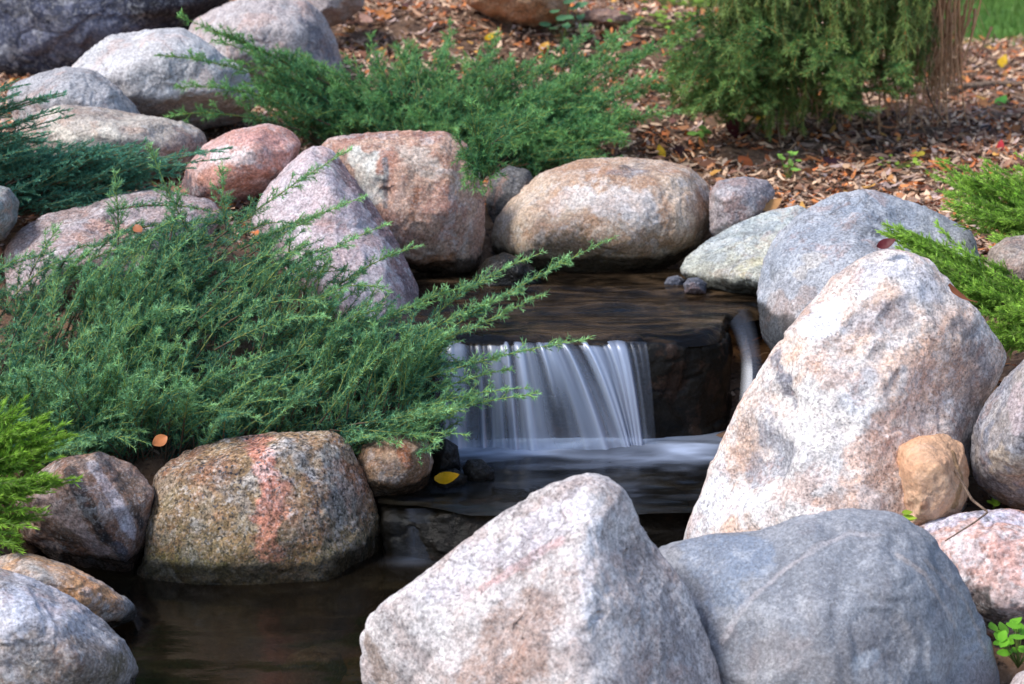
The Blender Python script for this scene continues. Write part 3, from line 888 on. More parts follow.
# silky falling water: curtain whose thickness gathers into strands
mf = N('falling_water')
de = mf.attr('foam').outputs['Fac']
dif = mf.n('ShaderNodeBsdfDiffuse', {'Color': (.50, .57, .74)})  # dimmed and blued: shadow on the fall is put into the colour
trl = mf.n('ShaderNodeBsdfTranslucent', {'Color': (.46, .54, .72)})
gl = mf.n('ShaderNodeBsdfGlossy', {'Color': (.9, .93, 1), 'Roughness': .35})
a1 = mf.n('ShaderNodeMixShader', {0: .25, 1: dif.outputs[0], 2: trl.outputs[0]})
a2 = mf.n('ShaderNodeMixShader', {0: .18, 1: a1.outputs[0], 2: gl.outputs[0]})
tp = mf.n('ShaderNodeBsdfTransparent', {'Color': (.9, .93, .95)})
FALLM = mf.surf(mf.n('ShaderNodeMixShader', {0: de, 1: tp.outputs[0], 2: a2.outputs[0]}).outputs[0])


def curtain(name, label, path, nu, nv, dens, thick):
    U, V = np.meshgrid(np.linspace(0, 1, nu), np.linspace(0, 1, nv))
    U, V = U.ravel(), V.ravel()
    d = dens(U, V)
    p = path(U, V)
    nrm = path(U, V + .01) - p
    nrm = unit(np.stack([nrm[:, 0] * 0, nrm[:, 2], -nrm[:, 1]], 1))
    p = p + nrm * ((d - .4) * thick)[:, None]
    i = np.arange(nu * nv).reshape(nv, nu)
    f = np.stack([i[:-1, :-1].ravel(), i[1:, :-1].ravel(), i[1:, 1:].ravel(), i[:-1, 1:].ravel()], 1)
    base = np.array([p[:, 0].mean(), p[:, 1].mean(), p[:, 2].min()])
    return tag(mesh_obj(name, p, f, FALLM, attrs={'foam': np.clip(d, 0, .92)}, origin=base), label, 'waterfall')


def fall_path(U, V):
    x = -.21 + .58 * U + V ** 1.1 * (.105 * np.exp(-((U - .66) / .2) ** 2) + .022 * U)
    z = .284 - .29 * V ** 1.5 - .012 * V
    y = 5.075 - .105 * V ** .8 + .01 * np.sin(U * 9)
    return np.stack([x, y, z], 1)


def fall_dens(U, V):
    s = U - .02 * V
    a = fbm(np.stack([s * 26, V * .4, U * 0], 1), 51, 2)
    b = fbm(np.stack([s * 11 + 3, V * .4, U * 0], 1), 57, 2)
    c = fbm(np.stack([s * 70, V * .7, U * 0], 1), 59, 1)
    d = .47 + .24 * a + .22 * b + .09 * c
    for c0, wd, k in ((.20, .012, .4), (.335, .010, .5), (.49, .009, .3), (.60 , .010, .35), (.70, .018, .25), (.86, .02, .25), (.95, .03, .3)):
        d = d + k * np.exp(-((s - c0) / wd) ** 2)
    gap = np.exp(-((U - .505) / .04) ** 2) * np.clip((V - .25) * 2.2, 0, 1)
    d = d * (1 - .8 * gap)
    d = d * np.clip((1 - U) / .13 + .35 * a - .05, 0, 1) ** .8
    d = d * np.clip(.35 + V * 4, 0, 1) + .22 * np.clip((V - .85) / .15, 0, 1)
    return np.clip(d, .05, .95) * np.clip((1.001 - U) / .012, 0, 1)


curtain('waterfall', 'silky white waterfall spilling over the dark ledge into the middle pool', fall_path, 420, 36, fall_dens, .014)


def side_path(U, V):
    kn = np.array([.0, .15, .35, .6, 1])
    vv = np.linspace(0, 1, 201)
    ker = np.hanning(51) / np.hanning(51).sum()
    sm = lambda q: np.interp(V, vv, np.convolve(np.pad(np.interp(vv, kn, q), 25, mode='reflect', reflect_type='odd'), ker, 'valid'))
    c = np.stack([sm([.650, .664, .676, .668, .645]), sm([5.40, 5.27, 5.16, 5.08, 5.02]), sm([.292, .27, .20, .10, -.01])], 1)
    c[:, 0] += (U - .5) * np.interp(V, [0, .3, 1], [.09, .06, .085])
    c[:, 1] += np.abs(U - .5) * .04
    return c


curtain('side_stream', 'narrow white stream sliding down between the dark block and the huge boulder', side_path, 40, 50,
        lambda U, V: np.clip((.19 + .09 * fbm(np.stack([U * 3, V * .8, U * 0], 1), 61, 2)) * np.sin(np.pi * np.clip(U, 0, 1)) ** .7 *
                             np.clip(.15 + V * 1.5, 0, 1), .0, .9), .004)
curtain('small_cascade', 'faint cascade dropping from the middle pool into the lower pool beside the speckled boulder',
        lambda U, V: np.stack([-.31 + .12 * U + .01 * V, 4.525 - .06 * V + 0 * U, -.004 - .116 * V ** 1.2], 1), 40, 16,
        lambda U, V: np.clip(.015 + .02 * fbm(np.stack([U * 4, V * .6, U * 0], 1), 63, 2) + .04 * np.clip(V - .5, 0, 1), 0, .1) * np.sin(np.pi * U), .006)


# ------------------------------------------------------------------ conifers
def leaf_mat(name, trans=.32, rough=.5):
    m = N(name)
    c = m.attr('tint').outputs['Color']
    b = m.n('ShaderNodeBsdfPrincipled', {'Base Color': c, 'Roughness': rough, 'Specular IOR Level': .3})
    t = m.n('ShaderNodeBsdfTranslucent', {'Color': c})
    return m.surf(m.n('ShaderNodeMixShader', {0: trans, 1: b.outputs[0], 2: t.outputs[0]}).outputs[0])


NEEDLE_M = leaf_mat('needles')
STEM_M = leaf_mat('stems', .0, .8)
LEAF_M = leaf_mat('leaf_blades', .3, .5)


class Twigs:
    def __init__(self):
        self.a, self.d, self.L, self.c, self.y0, self.y1, self.r = [], [], [], [], [], [], []

    def add(self, a, d, L, c, y0, y1, r):
        for lst, v in zip((self.a, self.d, self.L, self.c, self.y0, self.y1, self.r), (a, d, L, c, y0, y1, r)):
            lst.append(v)

    def arrays(self):
        return [np.concatenate(q) for q in (self.a, self.d, self.L, self.c, self.y0, self.y1, self.r)]


def perp(t, rng=None, phi=None):
    z = np.array([0, 0, 1.0])
    h = np.cross(t, z)
    bad = np.linalg.norm(h, axis=1) < 1e-3
    h[bad] = (1, 0, 0)
    h = unit(h)
    v = np.cross(h, t)
    return h, v


def grow(tw, p0, p2, arch, rng, gap=.02, tlen=.10, s0=.12, ang=(32, 55), up=.4, sub=True, roll=.6, young=.3, segs=10, r0=.004, flat=1.0, wob=.04):
    L = np.linalg.norm(p2 - p0)
    p1 = (p0 * .5 + p2 * .5) + np.array([0, 0, arch * L]) + rng.normal(size=3) * wob * L
    B = lambda s: (1 - s)[:, None] ** 2 * p0 + 2 * ((1 - s) * s)[:, None] * p1 + (s ** 2)[:, None] * p2
    D = lambda s: unit(2 * (1 - s)[:, None] * (p1 - p0) + 2 * s[:, None] * (p2 - p1))
    s = np.linspace(0, 1, segs + 1)
    q = B(s)
    a, d = q[:-1], q[1:] - q[:-1]
    ln = np.linalg.norm(d, axis=1)
    tw.add(a, unit(d), ln, np.zeros_like(a), young * s[:-1] ** 2, young * s[1:] ** 2 + .25 * (s[1:] > .85), r0 * (1 - .8 * s[:-1]))
    n = max(3, int(L * (1 - s0) / gap))
    s = np.sort(rng.uniform(s0, .985, n))
    A, T = B(s), D(s)
    h, v = perp(T)
    side = np.where(np.arange(n) % 2, 1.0, -1.0)
    phi = rng.normal(.15, roll, n)
    rad = h * (np.cos(phi) * side)[:, None] + v * np.sin(phi)[:, None] * flat
    an = np.radians(rng.uniform(*ang, n))
    d = unit(T * np.cos(an)[:, None] + unit(rad) * np.sin(an)[:, None])
    ln = tlen * (.22 + .78 * (1 - s) ** .8) * rng.uniform(.55, 1.25, n)
    c = np.zeros_like(d)
    c[:, 2] = up * rng.uniform(.2, 1.2, n)
    c += T * .8
    yo = np.clip(young * s ** 1.3 + rng.normal(0, .08, n), 0, 1)
    tw.add(A, d, ln, c, yo * .5, yo + .4, np.full(n, .0010))
    if sub:
        k = np.maximum((ln / .02).astype(int), 0)
        ii = np.repeat(np.arange(n), k)
        m_ = len(ii)
        if m_:
            t = rng.uniform(.15, .9, m_) * ln[ii]
            A2 = A[ii] + d[ii] * t[:, None] + c[ii] * (t ** 2)[:, None]
            T2 = unit(d[ii] + 2 * c[ii] * t[:, None])
            h, v = perp(T2)
            ph = rng.uniform(0, 2 * np.pi, m_)
            rad = h * np.cos(ph)[:, None] + v * np.sin(ph)[:, None]
            an = np.radians(rng.uniform(30, 60, m_))
            d2 = unit(T2 * np.cos(an)[:, None] + rad * np.sin(an)[:, None])
            l2 = (ln[ii] - t) * rng.uniform(.3, .7, m_) + .008
            c2 = np.zeros_like(d2)
            c2[:, 2] = up
            tw.add(A2, d2, l2, c2, yo[ii] * .6, yo[ii] + .35, np.full(m_, .0008))


def needle_arrays(arr, rng, spacing, nper, nlen, nwid, beta, old, new, jit=.2):
    a, d, L, c, y0, y1, r = arr
    n = np.maximum((L / spacing * nper).astype(int), 2)
    ii = np.repeat(np.arange(len(a)), n)
    k = len(ii)
    t = rng.uniform(0, 1.0, k)
    tl = t * L[ii]
    pos = a[ii] + d[ii] * tl[:, None] + c[ii] * (tl ** 2)[:, None]
    T = unit(d[ii] + 2 * c[ii] * tl[:, None])
    h, v = perp(T)
    ph = rng.uniform(0, 2 * np.pi, k)
    rad = h * np.cos(ph)[:, None] + v * np.sin(ph)[:, None]
    b = np.radians(rng.uniform(*beta, k)) * np.where(t > .9, .6, 1.0)
    dn = unit(T * np.cos(b)[:, None] + rad * np.sin(b)[:, None] + rng.normal(size=(k, 3)) * .12)
    ln = nlen * rng.uniform(.65, 1.15, k)
    sd = unit(np.cross(dn, rng.normal(size=(k, 3)))) * (nwid / 2)
    p0, p1, p2 = pos - sd, pos + sd, pos + dn * ln[:, None]
    V = np.stack([p0, p1, p2], 1).reshape(-1, 3)
    F = np.arange(3 * k).reshape(k, 3)
    y = np.clip(y0[ii] + (y1[ii] - y0[ii]) * t, 0, 1)
    tone = (1 + rng.normal(0, jit, len(a)))[ii] * (1 + rng.normal(0, .12, k))
    col = (np.array(old) * (1 - y[:, None]) + np.array(new) * y[:, None]) * np.clip(tone, .4, 1.8)[:, None]
    return V, F, np.repeat(col, 3, 0)


def stem_arrays(arr, old, new, minr=.0):
    a, d, L, c, y0, y1, r = arr
    n = len(a)
    ts = np.array([0, .5, 1.0])
    rings = []
    for t in ts:
        tl = L * t
        pos = a + d * tl[:, None] + c * (tl ** 2)[:, None]
        T = unit(d + 2 * c * tl[:, None])
        h, v = perp(T)
        rr = r * (1 - .45 * t)
        for k in range(4):
            an = k * np.pi / 2
            rings.append(pos + (h * np.cos(an) + v * np.sin(an)) * rr[:, None])
    V = np.stack(rings, 1)                        # n,12,3
    base = (np.arange(n) * 12)[:, None]
    F = []
    for j in (0, 4):
        for k in range(4):
            F.append(np.concatenate([base + j + k, base + j + (k + 1) % 4, base + j + 4 + (k + 1) % 4, base + j + 4 + k], 1))
    F = np.concatenate(F)
    y = np.clip(np.where(r > .003, 0, .35 + y1), 0, 1)
    col = np.array(old) * (1 - y[:, None]) + np.array(new) * y[:, None]
    return V.reshape(-1, 3), F, np.repeat(col, 12, 0)


def conifer(name, label, cat, base, tw, rng, spacing=.0045, nper=3, nlen=.0075, nwid=.0018, beta=(35, 65), old=(.03, .07, .045),
            new=(.12, .2, .06), stem_old=(.10, .06, .035), stem_new=(.16, .2, .06), jit=.2, group=None):
    root = empty(name, base)
    tag(root, label, cat, group)
    arr = tw.arrays()
    V, F, Cc = needle_arrays(arr, rng, spacing, nper, nlen, nwid, beta, old, new, jit)
    mesh_obj('foliage', V - np.array(base), F, NEEDLE_M, root, smooth=False, attrs={'tint': Cc})
    V, F, Cc = stem_arrays(arr, stem_old, stem_new)
    mesh_obj('stems', V - np.array(base), F, STEM_M, root, attrs={'tint': Cc})
    return root


def in_poly(x, y, poly):
    r = np.zeros(len(x), bool)
    n = len(poly)
    for i in range(n):
        (x0, y0), (x1, y1) = poly[i], poly[(i + 1) % n]
        c = ((y0 > y) != (y1 > y)) & (x < (x1 - x0) * (y - y0) / (y1 - y0 + 1e-12) + x0)
        r ^= c
    return r


def sample_poly(poly, n, rng):
    p = np.array(poly, float)
    out = []
    while len(out) < n:
        q = rng.uniform(p.min(0), p.max(0), (4 * n, 2))
        out += list(q[in_poly(q[:, 0], q[:, 1], poly)])
    return np.array(out[:n])


JG = 'spreading junipers between the boulders'
BLUE_OLD, BLUE_NEW = S(44, 110, 94), S(160, 208, 140)

# --- the big one left of the waterfall
rng = np.random.default_rng(101)
tw = Twigs()
poly = [(0, 262), (60, 246), (110, 232), (180, 212), (240, 205), (300, 222), (360, 262), (420, 305), (462, 330), (480, 370), (472, 410), (442, 446),
        (375, 446), (335, 430), (300, 420), (240, 428), (185, 428), (160, 446), (110, 458), (60, 462), (-20, 430), (-30, 300)]
ydep = lambda py: np.interp(py, [200, 260, 330, 400, 450], [5.25, 5.05, 4.85, 4.62, 4.5])
for layer, cnt in ((0, 330), (1, 540), (2, 100)):
    pq = sample_poly(poly, cnt, rng)
    cl = fbm(np.stack([pq[:, 0] / 60, pq[:, 1] / 38, 0 * pq[:, 0]], 1), 41, 2)
    if layer:
        pq, cl = pq[cl > -.13], cl[cl > -.13]
    for (px, py), q_ in zip(pq, cl):
        tip = P(px, py, ydep(py) + (rng.uniform(-.04, .11) - .21 * q_ if layer else rng.uniform(.09, .2)))
        an = math.radians(np.interp(px, [0, 120, 300, 470], [72, 48, 36, 28]) + 38 * float(q_) + rng.normal(0, 17))
        ln = rng.uniform(70, 150) if layer < 2 else rng.uniform(30, 60)
        rx, ry = px - ln * math.cos(an), py + ln * math.sin(an)
        rx = min(max(rx, -90), 405)
        ry = min(ry, 440)
        rt = P(rx, ry, ydep(ry) + .17)
        rt[2] = max(H(rt[0], rt[1])[0], rt[2] - .08)
        grow(tw, rt, tip, rng.uniform(.08, .34), rng, gap=.0105, tlen=rng.uniform(.036, .062), young=rng.uniform(.05, .75) if layer else .0, up=rng.uniform(.3, 1.5),
             ang=(28, 46), roll=.55, sub=layer == 0, s0=.15)
for (tx, ty, ty_y, sx, sy, sy_y, ar) in (
        (616, 236, 4.72, 425, 345, 4.82, .03), (548, 292, 4.70, 400, 360, 4.8, .05), (545, 252, 4.85, 420, 330, 4.9, .06), (592, 338, 4.66, 380, 395, 4.75, .12),
        (528, 388, 4.62, 370, 425, 4.7, .10), (540, 393, 4.6, 390, 430, 4.68, .06), (512, 368, 4.7, 390, 410, 4.75, .06), (500, 300, 4.75, 380, 370, 4.85, .1),
        (470, 285, 4.85, 350, 340, 4.95, .12), (440, 300, 4.9, 330, 350, 5, .1), (455, 410, 4.55, 350, 425, 4.65, .1), (425, 245, 5.1, 320, 300, 5.1, .1),
        (352, 148, 5.15, 215, 240, 5.15, .02), (366, 196, 5.1, 250, 255, 5.1, .06), (392, 222, 5.05, 280, 280, 5.05, .08), (330, 210, 5.1, 240, 250, 5.1, .05),
        (148, 142, 5.2, 190, 235, 5.15, .0), (113, 168, 5.2, 118, 245, 5.15, .0), (222, 160, 5.2, 225, 230, 5.15, .0), (60, 225, 5.2, 30, 275, 5.1, .05),
        (180, 178, 5.22, 170, 240, 5.15, .02), (330, 318, 4.75, 215, 350, 4.85, .12), (270, 352, 4.68, 170, 400, 4.78, .10), (190, 310, 4.8, 120, 340, 4.9, .2),
        (470, 435, 4.55, 370, 435, 4.66, .05), (440, 440, 4.56, 350, 430, 4.66, .05), (400, 445, 4.55, 330, 430, 4.66, .08)):
    grow(tw, P(sx, sy, sy_y), P(tx, ty, ty_y), ar, rng, gap=.010, tlen=.058, young=.9, s0=.05, roll=.55, segs=14, r0=.0032, ang=(28, 46))
conifer('juniper', 'big blue green spreading juniper left of the waterfall, long sprays reaching over the water', 'juniper', P(200, 420, 4.85), tw, rng,
        spacing=.0048, nlen=.0130, nwid=.0022, beta=(35, 65), jit=.25, stem_new=S(140, 158, 76), old=BLUE_OLD, new=BLUE_NEW, group=JG)

# --- the one behind the pool
rng = np.random.default_rng(102)
tw = Twigs()
poly = [(240, 60), (290, 48), (340, 52), (400, 40), (450, 35), (500, 50), (550, 62), (600, 75), (625, 90), (640, 120), (635, 160), (560, 165),
        (510, 165), (480, 150), (400, 128), (330, 135), (270, 130), (235, 100)]
for px, py in sample_poly(poly, 260, rng):
    yd = np.interp(py, [30, 100, 165], [7.1, 6.6, 6.3])
    tip = P(px, py, yd + rng.uniform(-.1, .15))
    bx = 430 + (px - 430) * rng.uniform(.25, .8)
    rt = P(bx, 128 + rng.uniform(-25, 15), 6.65 + rng.uniform(-.15, .25))
    rt[2] = min(rt[2], H(rt[0], rt[1])[0] + .04)
    grow(tw, rt, tip, rng.uniform(.05, .3), rng, gap=.024, tlen=.09, young=rng.uniform(.1, .8), up=rng.uniform(.5, 2))
for (tx, ty, ty_y, sx, sy, sy_y, ar) in (
        (178, 16, 6.5, 330, 85, 6.7, .05), (205, 30, 6.5, 330, 95, 6.7, .1), (155, 55, 6.4, 320, 105, 6.6, .12), (176, 88, 6.3, 320, 120, 6.5, .12),
        (168, 116, 6.3, 300, 130, 6.5, .12), (225, 60, 6.5, 340, 110, 6.6, .1), (215, 40, 6.4, 320, 100, 6.6, .1), (240, 88, 6.4, 330, 125, 6.5, .1),
        (692, 34, 7.0, 550, 120, 6.8, .05), (690, 74, 6.8, 560, 130, 6.7, .08), (682, 110, 6.6, 560, 140, 6.6, .08), (650, 52, 7, 540, 120, 6.8, .08),
        (450, 18, 7.1, 440, 100, 6.8, .0), (500, 28, 7.1, 470, 110, 6.8, .0), (660, 88, 6.8, 560, 135, 6.7, .1), (548, 112, 6.2, 480, 140, 6.35, .1),
        (468, 98, 5.72, 478, 165, 5.72, .0), (452, 128, 5.68, 478, 178, 5.7, .05), (492, 122, 5.7, 480, 180, 5.72, .0), (462, 188, 5.66, 482, 135, 5.8, .1), (478, 105, 5.7, 482, 180, 5.72, .0), (505, 150, 5.7, 480, 185, 5.72, .05), (474, 192, 5.66, 482, 140, 5.75, .1), (548, 112, 5.75, 484, 150, 5.8, .1),
        (492, 190, 5.66, 484, 140, 5.8, .1), (640, 20, 7.2, 560, 90, 6.9, .05), (600, 60, 7, 520, 120, 6.7, .1), (370, 35, 7, 400, 110, 6.7, .05)):
    for j in range(3 if tx > 560 else 1):
        o = rng.normal(0, 6, 4) * (j > 0)
        grow(tw, P(sx + 2 * o[0], sy + o[1], sy_y), P(tx + o[2] - 25 * j, ty + o[3], ty_y), ar, rng, gap=.017, tlen=.085, young=.75, s0=.05, segs=12, r0=.0035)
conifer('juniper', 'green spreading juniper on the slope behind the upper pool, topping the brick pink boulder', 'juniper', P(430, 138, 6.6), tw, rng,
        spacing=.0058, nlen=.018, nwid=.003, beta=(35, 65), stem_new=S(140, 150, 66), old=S(48, 106, 76), new=S(134, 186, 108), group=JG)

# --- blue juniper at the left edge
rng = np.random.default_rng(103)
tw = Twigs()
for k in range(230):
    tx, ty = rng.uniform(-20, 165), rng.uniform(140, 205)
    ty -= .1 * max(0, 60 - tx)
    tip = P(tx, ty, 5.72 + rng.uniform(-.1, .15))
    grow(tw, P(tx - rng.uniform(50, 110), min(ty + rng.uniform(10, 45), 215), 5.8 + rng.uniform(-.1, .1)), tip, rng.uniform(.0, .15), rng, gap=.014, tlen=.06,
         ang=(18, 34), young=rng.uniform(.05, .3), up=.8)
for (tx, ty, sx, sy, ar) in ((66, 92, -80, 150, .05), (50, 132, -80, 165, .05), (30, 84, -90, 130, .05), (226, 152, 90, 195, .12), (160, 158, 60, 200, .1),
                             (18, 95, -100, 145, .0), (10, 120, -110, 160, .0), (60, 108, -70, 160, .05), (40, 148, -80, 185, .05), (140, 150, 60, 195, .05),
                             (185, 165, 90, 200, .1), (110, 150, 40, 195, .0), (0, 85, -110, 130, .0), (90, 152, 20, 195, .0)):
    for j in range(3):
        o = rng.normal(0, 7, 2)
        grow(tw, P(sx, sy, 5.75), P(tx + o[0] * (j > 0), ty + o[1] * (j > 0), 5.6 + .03 * j), ar, rng, gap=.012, tlen=.06, ang=(15, 30), young=.3, s0=.05, up=.3, roll=.4)
conifer('juniper', 'blue juniper with feathery upswept sprays at the left edge below the marbled boulder', 'juniper', P(-30, 205, 5.75), tw, rng, spacing=.0036,
        nlen=.010, nwid=.0024, beta=(15, 40), old=S(66, 132, 118), new=S(124, 186, 150), group=JG)

# --- bright green junipers
def feather(label, base, spec, seed, old, new, n_in=8, gap=.010, tlen=.06, nl=.013, bt=(14, 42), **kw):
    rng = np.random.default_rng(seed)
    tw = Twigs()
    for (tx, ty, Yt, sx, sy, Ys, ar, sp, cnt) in spec:
        for j in range(cnt):
            o = rng.normal(0, sp, 2) if j else (0, 0)
            q = rng.normal(0, sp * .6, 2)
            grow(tw, P(sx + q[0], sy + q[1], Ys + rng.normal(0, .03)), P(tx + o[0], ty + o[1], Yt + rng.normal(0, .04)), ar, rng, gap=gap, tlen=tlen,
                 ang=(14, 32), young=rng.uniform(.5, 1), s0=.08, up=.3, roll=.5, segs=12, r0=.0025)
    return conifer('juniper', label, 'juniper', base, tw, rng, spacing=.0042, nlen=nl, nwid=.0023, beta=bt, old=old, new=new, group=JG, **kw)


YG_OLD, YG_NEW = S(96, 142, 50), S(172, 210, 84)
feather('yellow green juniper hanging over the right shoulder of the huge pale boulder', P(1060, 335, 4.6),
        [(886, 230, 4.72, 1010, 300, 4.62, .06, 5, 7), (900, 242, 4.7, 1000, 305, 4.6, .06, 7, 8), (925, 245, 4.75, 1030, 310, 4.6, .05, 9, 8),
         (950, 262, 4.65, 1050, 320, 4.6, .05, 10, 9), (970, 290, 4.55, 1065, 330, 4.6, .06, 10, 9), (970, 326, 4.42, 1050, 345, 4.55, .05, 6, 8),
         (990, 345, 4.40, 1060, 340, 4.5, .08, 8, 9), (1000, 310, 4.42, 1080, 330, 4.5, .05, 12, 10), (1020, 350, 4.38, 1085, 345, 4.5, .06, 10, 9),
         (990, 240, 4.8, 1080, 270, 4.7, .05, 5, 5), (1030, 290, 4.45, 1090, 310, 4.5, .05, 14, 10), (1020, 335, 4.38, 1090, 330, 4.5, .05, 14, 10), (940, 290, 4.6, 1020, 325, 4.55, .05, 8, 6)],
        104, YG_OLD, YG_NEW)
feather('yellow green juniper at the right edge beside the mulch slope', P(1060, 235, 5.3),
        [(935, 170, 5.4, 1030, 225, 5.3, .04, 8, 5), (960, 175, 5.4, 1050, 225, 5.3, .04, 10, 8), (985, 172, 5.4, 1070, 225, 5.3, .04, 12, 8), (950, 200, 5.3, 1040, 235, 5.25, .04, 8, 7),
         (960, 215, 5.2, 1050, 240, 5.2, .05, 8, 8), (1000, 195, 5.3, 1080, 230, 5.25, .04, 14, 9), (1010, 170, 5.4, 1090, 220, 5.3, .03, 10, 6), (1000, 220, 5.15, 1080, 240, 5.2, .04, 10, 9),
         (1020, 210, 5.15, 1090, 235, 5.2, .04, 12, 8)], 105, YG_OLD, YG_NEW)
feather('grass green juniper tuft at the left edge above the bottom left boulder', P(-50, 510, 4.2),
        [(62, 437, 4.15, -50, 490, 4.2, .05, 6, 8), (48, 424, 4.2, -60, 480, 4.25, .03, 6, 9), (18, 408, 4.25, -60, 470, 4.25, .0, 8, 9), (80, 478, 4.1, -20, 505, 4.15, .03, 3, 2),
         (55, 480, 4.12, -40, 505, 4.2, .05, 7, 8), (40, 450, 4.15, -60, 495, 4.2, .04, 12, 12), (15, 440, 4.15, -70, 490, 4.2, .04, 12, 12), (30, 520, 4.08, -60, 515, 4.15, .05, 10, 9),
         (10, 545, 4.05, -70, 525, 4.15, .05, 8, 8), (10, 500, 4.08, -70, 505, 4.15, .05, 14, 12), (35, 490, 4.1, -60, 505, 4.15, .06, 12, 9)],
        106, S(78, 128, 44), S(150, 190, 66), gap=.013, tlen=.05, nl=.017, bt=(8, 26))

# --- weeping spruce
rng = np.random.default_rng(107)
sb = P(845, 128, 7.75)
sb[2] = H(sb[0], sb[1])[0]
tw = Twigs()
bare = Twigs()
dead_a, dead_b = S(176, 132, 96), S(188, 148, 112)
skirt = Twigs()
for k in range(135):                                   # hanging fronds
    px = rng.uniform(716, 935)
    y_ = 7.15 + rng.uniform(-.15, .6)
    top = P(px + rng.normal(0, 6), rng.uniform(-190, -10), y_ + .12)
    bot_y = rng.uniform(40, 155) if 755 < px < 830 else rng.uniform(5, 85)
    bot = P(px + rng.normal(0, 8), bot_y, y_)
    grow(tw, top, bot, rng.uniform(0, .04), rng, gap=.03, tlen=.15, ang=(12, 32), young=.35, up=-.8, sub=False, roll=1.6, segs=10, r0=.004)
for k in range(80):                                   # spreading skirt
    tx, ty = (rng.uniform(660, 778), rng.uniform(42, 128)) if k < 52 else (rng.uniform(790, 908), rng.uniform(48, 112)) if k < 80 else (rng.uniform(740, 850), rng.uniform(105, 150))
    if tx < 700:
        ty = min(ty, 112)
    tip = P(tx, ty, 6.85 + rng.uniform(-.25, .3))
    st = P(tx + (835 - tx) * rng.uniform(.25, .6) + rng.normal(0, 10), ty - rng.uniform(-5, 40), 7.3 + rng.uniform(-.1, .3))
    grow(skirt, st, tip, rng.uniform(.05, .25), rng, gap=.036, tlen=.13, ang=(30, 55), young=.45, up=-.9, sub=False, roll=.8, segs=8, r0=.0045)
spruce = conifer('weeping_spruce', 'weeping spruce with hanging dark green branches and bare brown twigs on the mulch slope', 'tree', sb, tw, rng, spacing=.0036, nper=3, nlen=.026, nwid=.0034,
                 beta=(28, 58), old=S(78, 110, 56), new=S(148, 160, 88), stem_old=S(124, 92, 62), stem_new=S(176, 118, 62), jit=.25)
sk = skirt.arrays()
V, F, Cc = needle_arrays(sk, rng, .0036, 3, .024, .0034, (30, 60), S(64, 110, 62), S(142, 168, 92), .28)
mesh_obj('skirt_foliage', V - sb, F, NEEDLE_M, spruce, smooth=False, attrs={'tint': Cc})
V, F, Cc = stem_arrays(sk, S(130, 96, 66), S(190, 126, 66))
mesh_obj('skirt_stems', V - sb, F, STEM_M, spruce, attrs={'tint': Cc})
for k in range(150):                                  # bare hanging twigs at the right
    px = rng.normal(930, 24) if k < 115 else rng.uniform(760, 900)
    top = P(px + rng.normal(0, 12), rng.uniform(-170, 30), 7.5 + rng.uniform(-.2, .3))
    bot = P((930 + (px - 930) * .6 if k < 115 else px) + rng.normal(0, 10), rng.uniform(60, 132) if k < 115 else rng.uniform(100, 160), 7.42 + rng.uniform(-.2, .25))
    grow(bare, top, bot, rng.uniform(-.1, .1), rng, gap=.05, tlen=.14, ang=(20, 70), young=0, up=-2.0, sub=False, roll=1.8, segs=10, r0=.008, wob=.09)
V, F, Cc = stem_arrays(bare.arrays(), dead_a, dead_b)
mesh_obj('bare_twigs', V - sb, F, STEM_M, spruce, attrs={'tint': Cc})


def tube(path, radii, sides=10):
    path = np.asarray(path, float)
    T = unit(np.gradient(path, axis=0))
    h, v = perp(T)
    V = np.concatenate([np.stack([path + (h * math.cos(2 * math.pi * k / sides) + v * math.sin(2 * math.pi * k / sides)) * np.asarray(radii)[:, None]
                                  for k in range(sides)], 1).reshape(-1, 3), path[[0, -1]]])
    n = len(path)
    F = [(i * sides + k, i * sides + (k + 1) % sides, (i + 1) * sides + (k + 1) % sides, (i + 1) * sides + k) for i in range(n - 1) for k in range(sides)]
    F += [(n * sides, (k + 1) % sides, k) for k in range(sides)]
    F += [(n * sides + 1, (n - 1) * sides + k, (n - 1) * sides + (k + 1) % sides) for k in range(sides)]
    return V, F


BARK = N('bark')
bv = BARK.objvec((0, 0, 0), (1, 1, .25))
bnz = BARK.noise(bv, 60, 6, .7)
BARK.surf(BARK.n('ShaderNodeBsdfPrincipled', {'Base Color': BARK.mix(BARK.ramp(bnz, .35, .65), S(84, 66, 54), S(140, 116, 96)), 'Roughness': .9,
                                              'Normal': BARK.bump(bnz, .8, .01)}).outputs[0])
zz = np.linspace(-.1, 2.2, 14)
V, F = tube(np.stack([.02 * np.sin(zz * 3), .03 * np.sin(zz * 2 + 1), zz], 1), np.linspace(.06, .02, 14))
mesh_obj('trunk', V, F, BARK.m, spruce)
for (a, b, c) in (((745, 45, 7.3), (790, 68, 7.15), (812, 105, 7.1)), ((725, 105, 7.2), (770, 80, 7.15), (830, 62, 7.3)), ((945, 20, 7.4), (925, 70, 7.35), (942, 120, 7.35)),
                  ((780, 60, 7.1), (776, 100, 7.1), (783, 160, 7.1))):
    p = np.array([P(*a), P(*b), P(*c)])
    s = np.linspace(0, 1, 14)[:, None]
    V, F = tube((1 - s) ** 2 * p[0] + 2 * s * (1 - s) * (p[1] * 2 - (p[0] + p[2]) / 2) + s ** 2 * p[2] - sb, np.linspace(.006, .003, 14), 6)
    mesh_obj('branch', V, F, BARK.m, spruce)

# ------------------------------------------------------------------ litter, leaves, weeds
rng = np.random.default_rng(201)
PAL = np.array([S(164, 130, 106), S(134, 102, 82), S(188, 158, 132), S(208, 178, 150), S(104, 74, 56), S(150, 126, 112), S(172, 150, 142), S(186, 118, 70),
                S(74, 50, 40), S(198, 168, 142), S(134, 98, 82), S(172, 102, 62)])


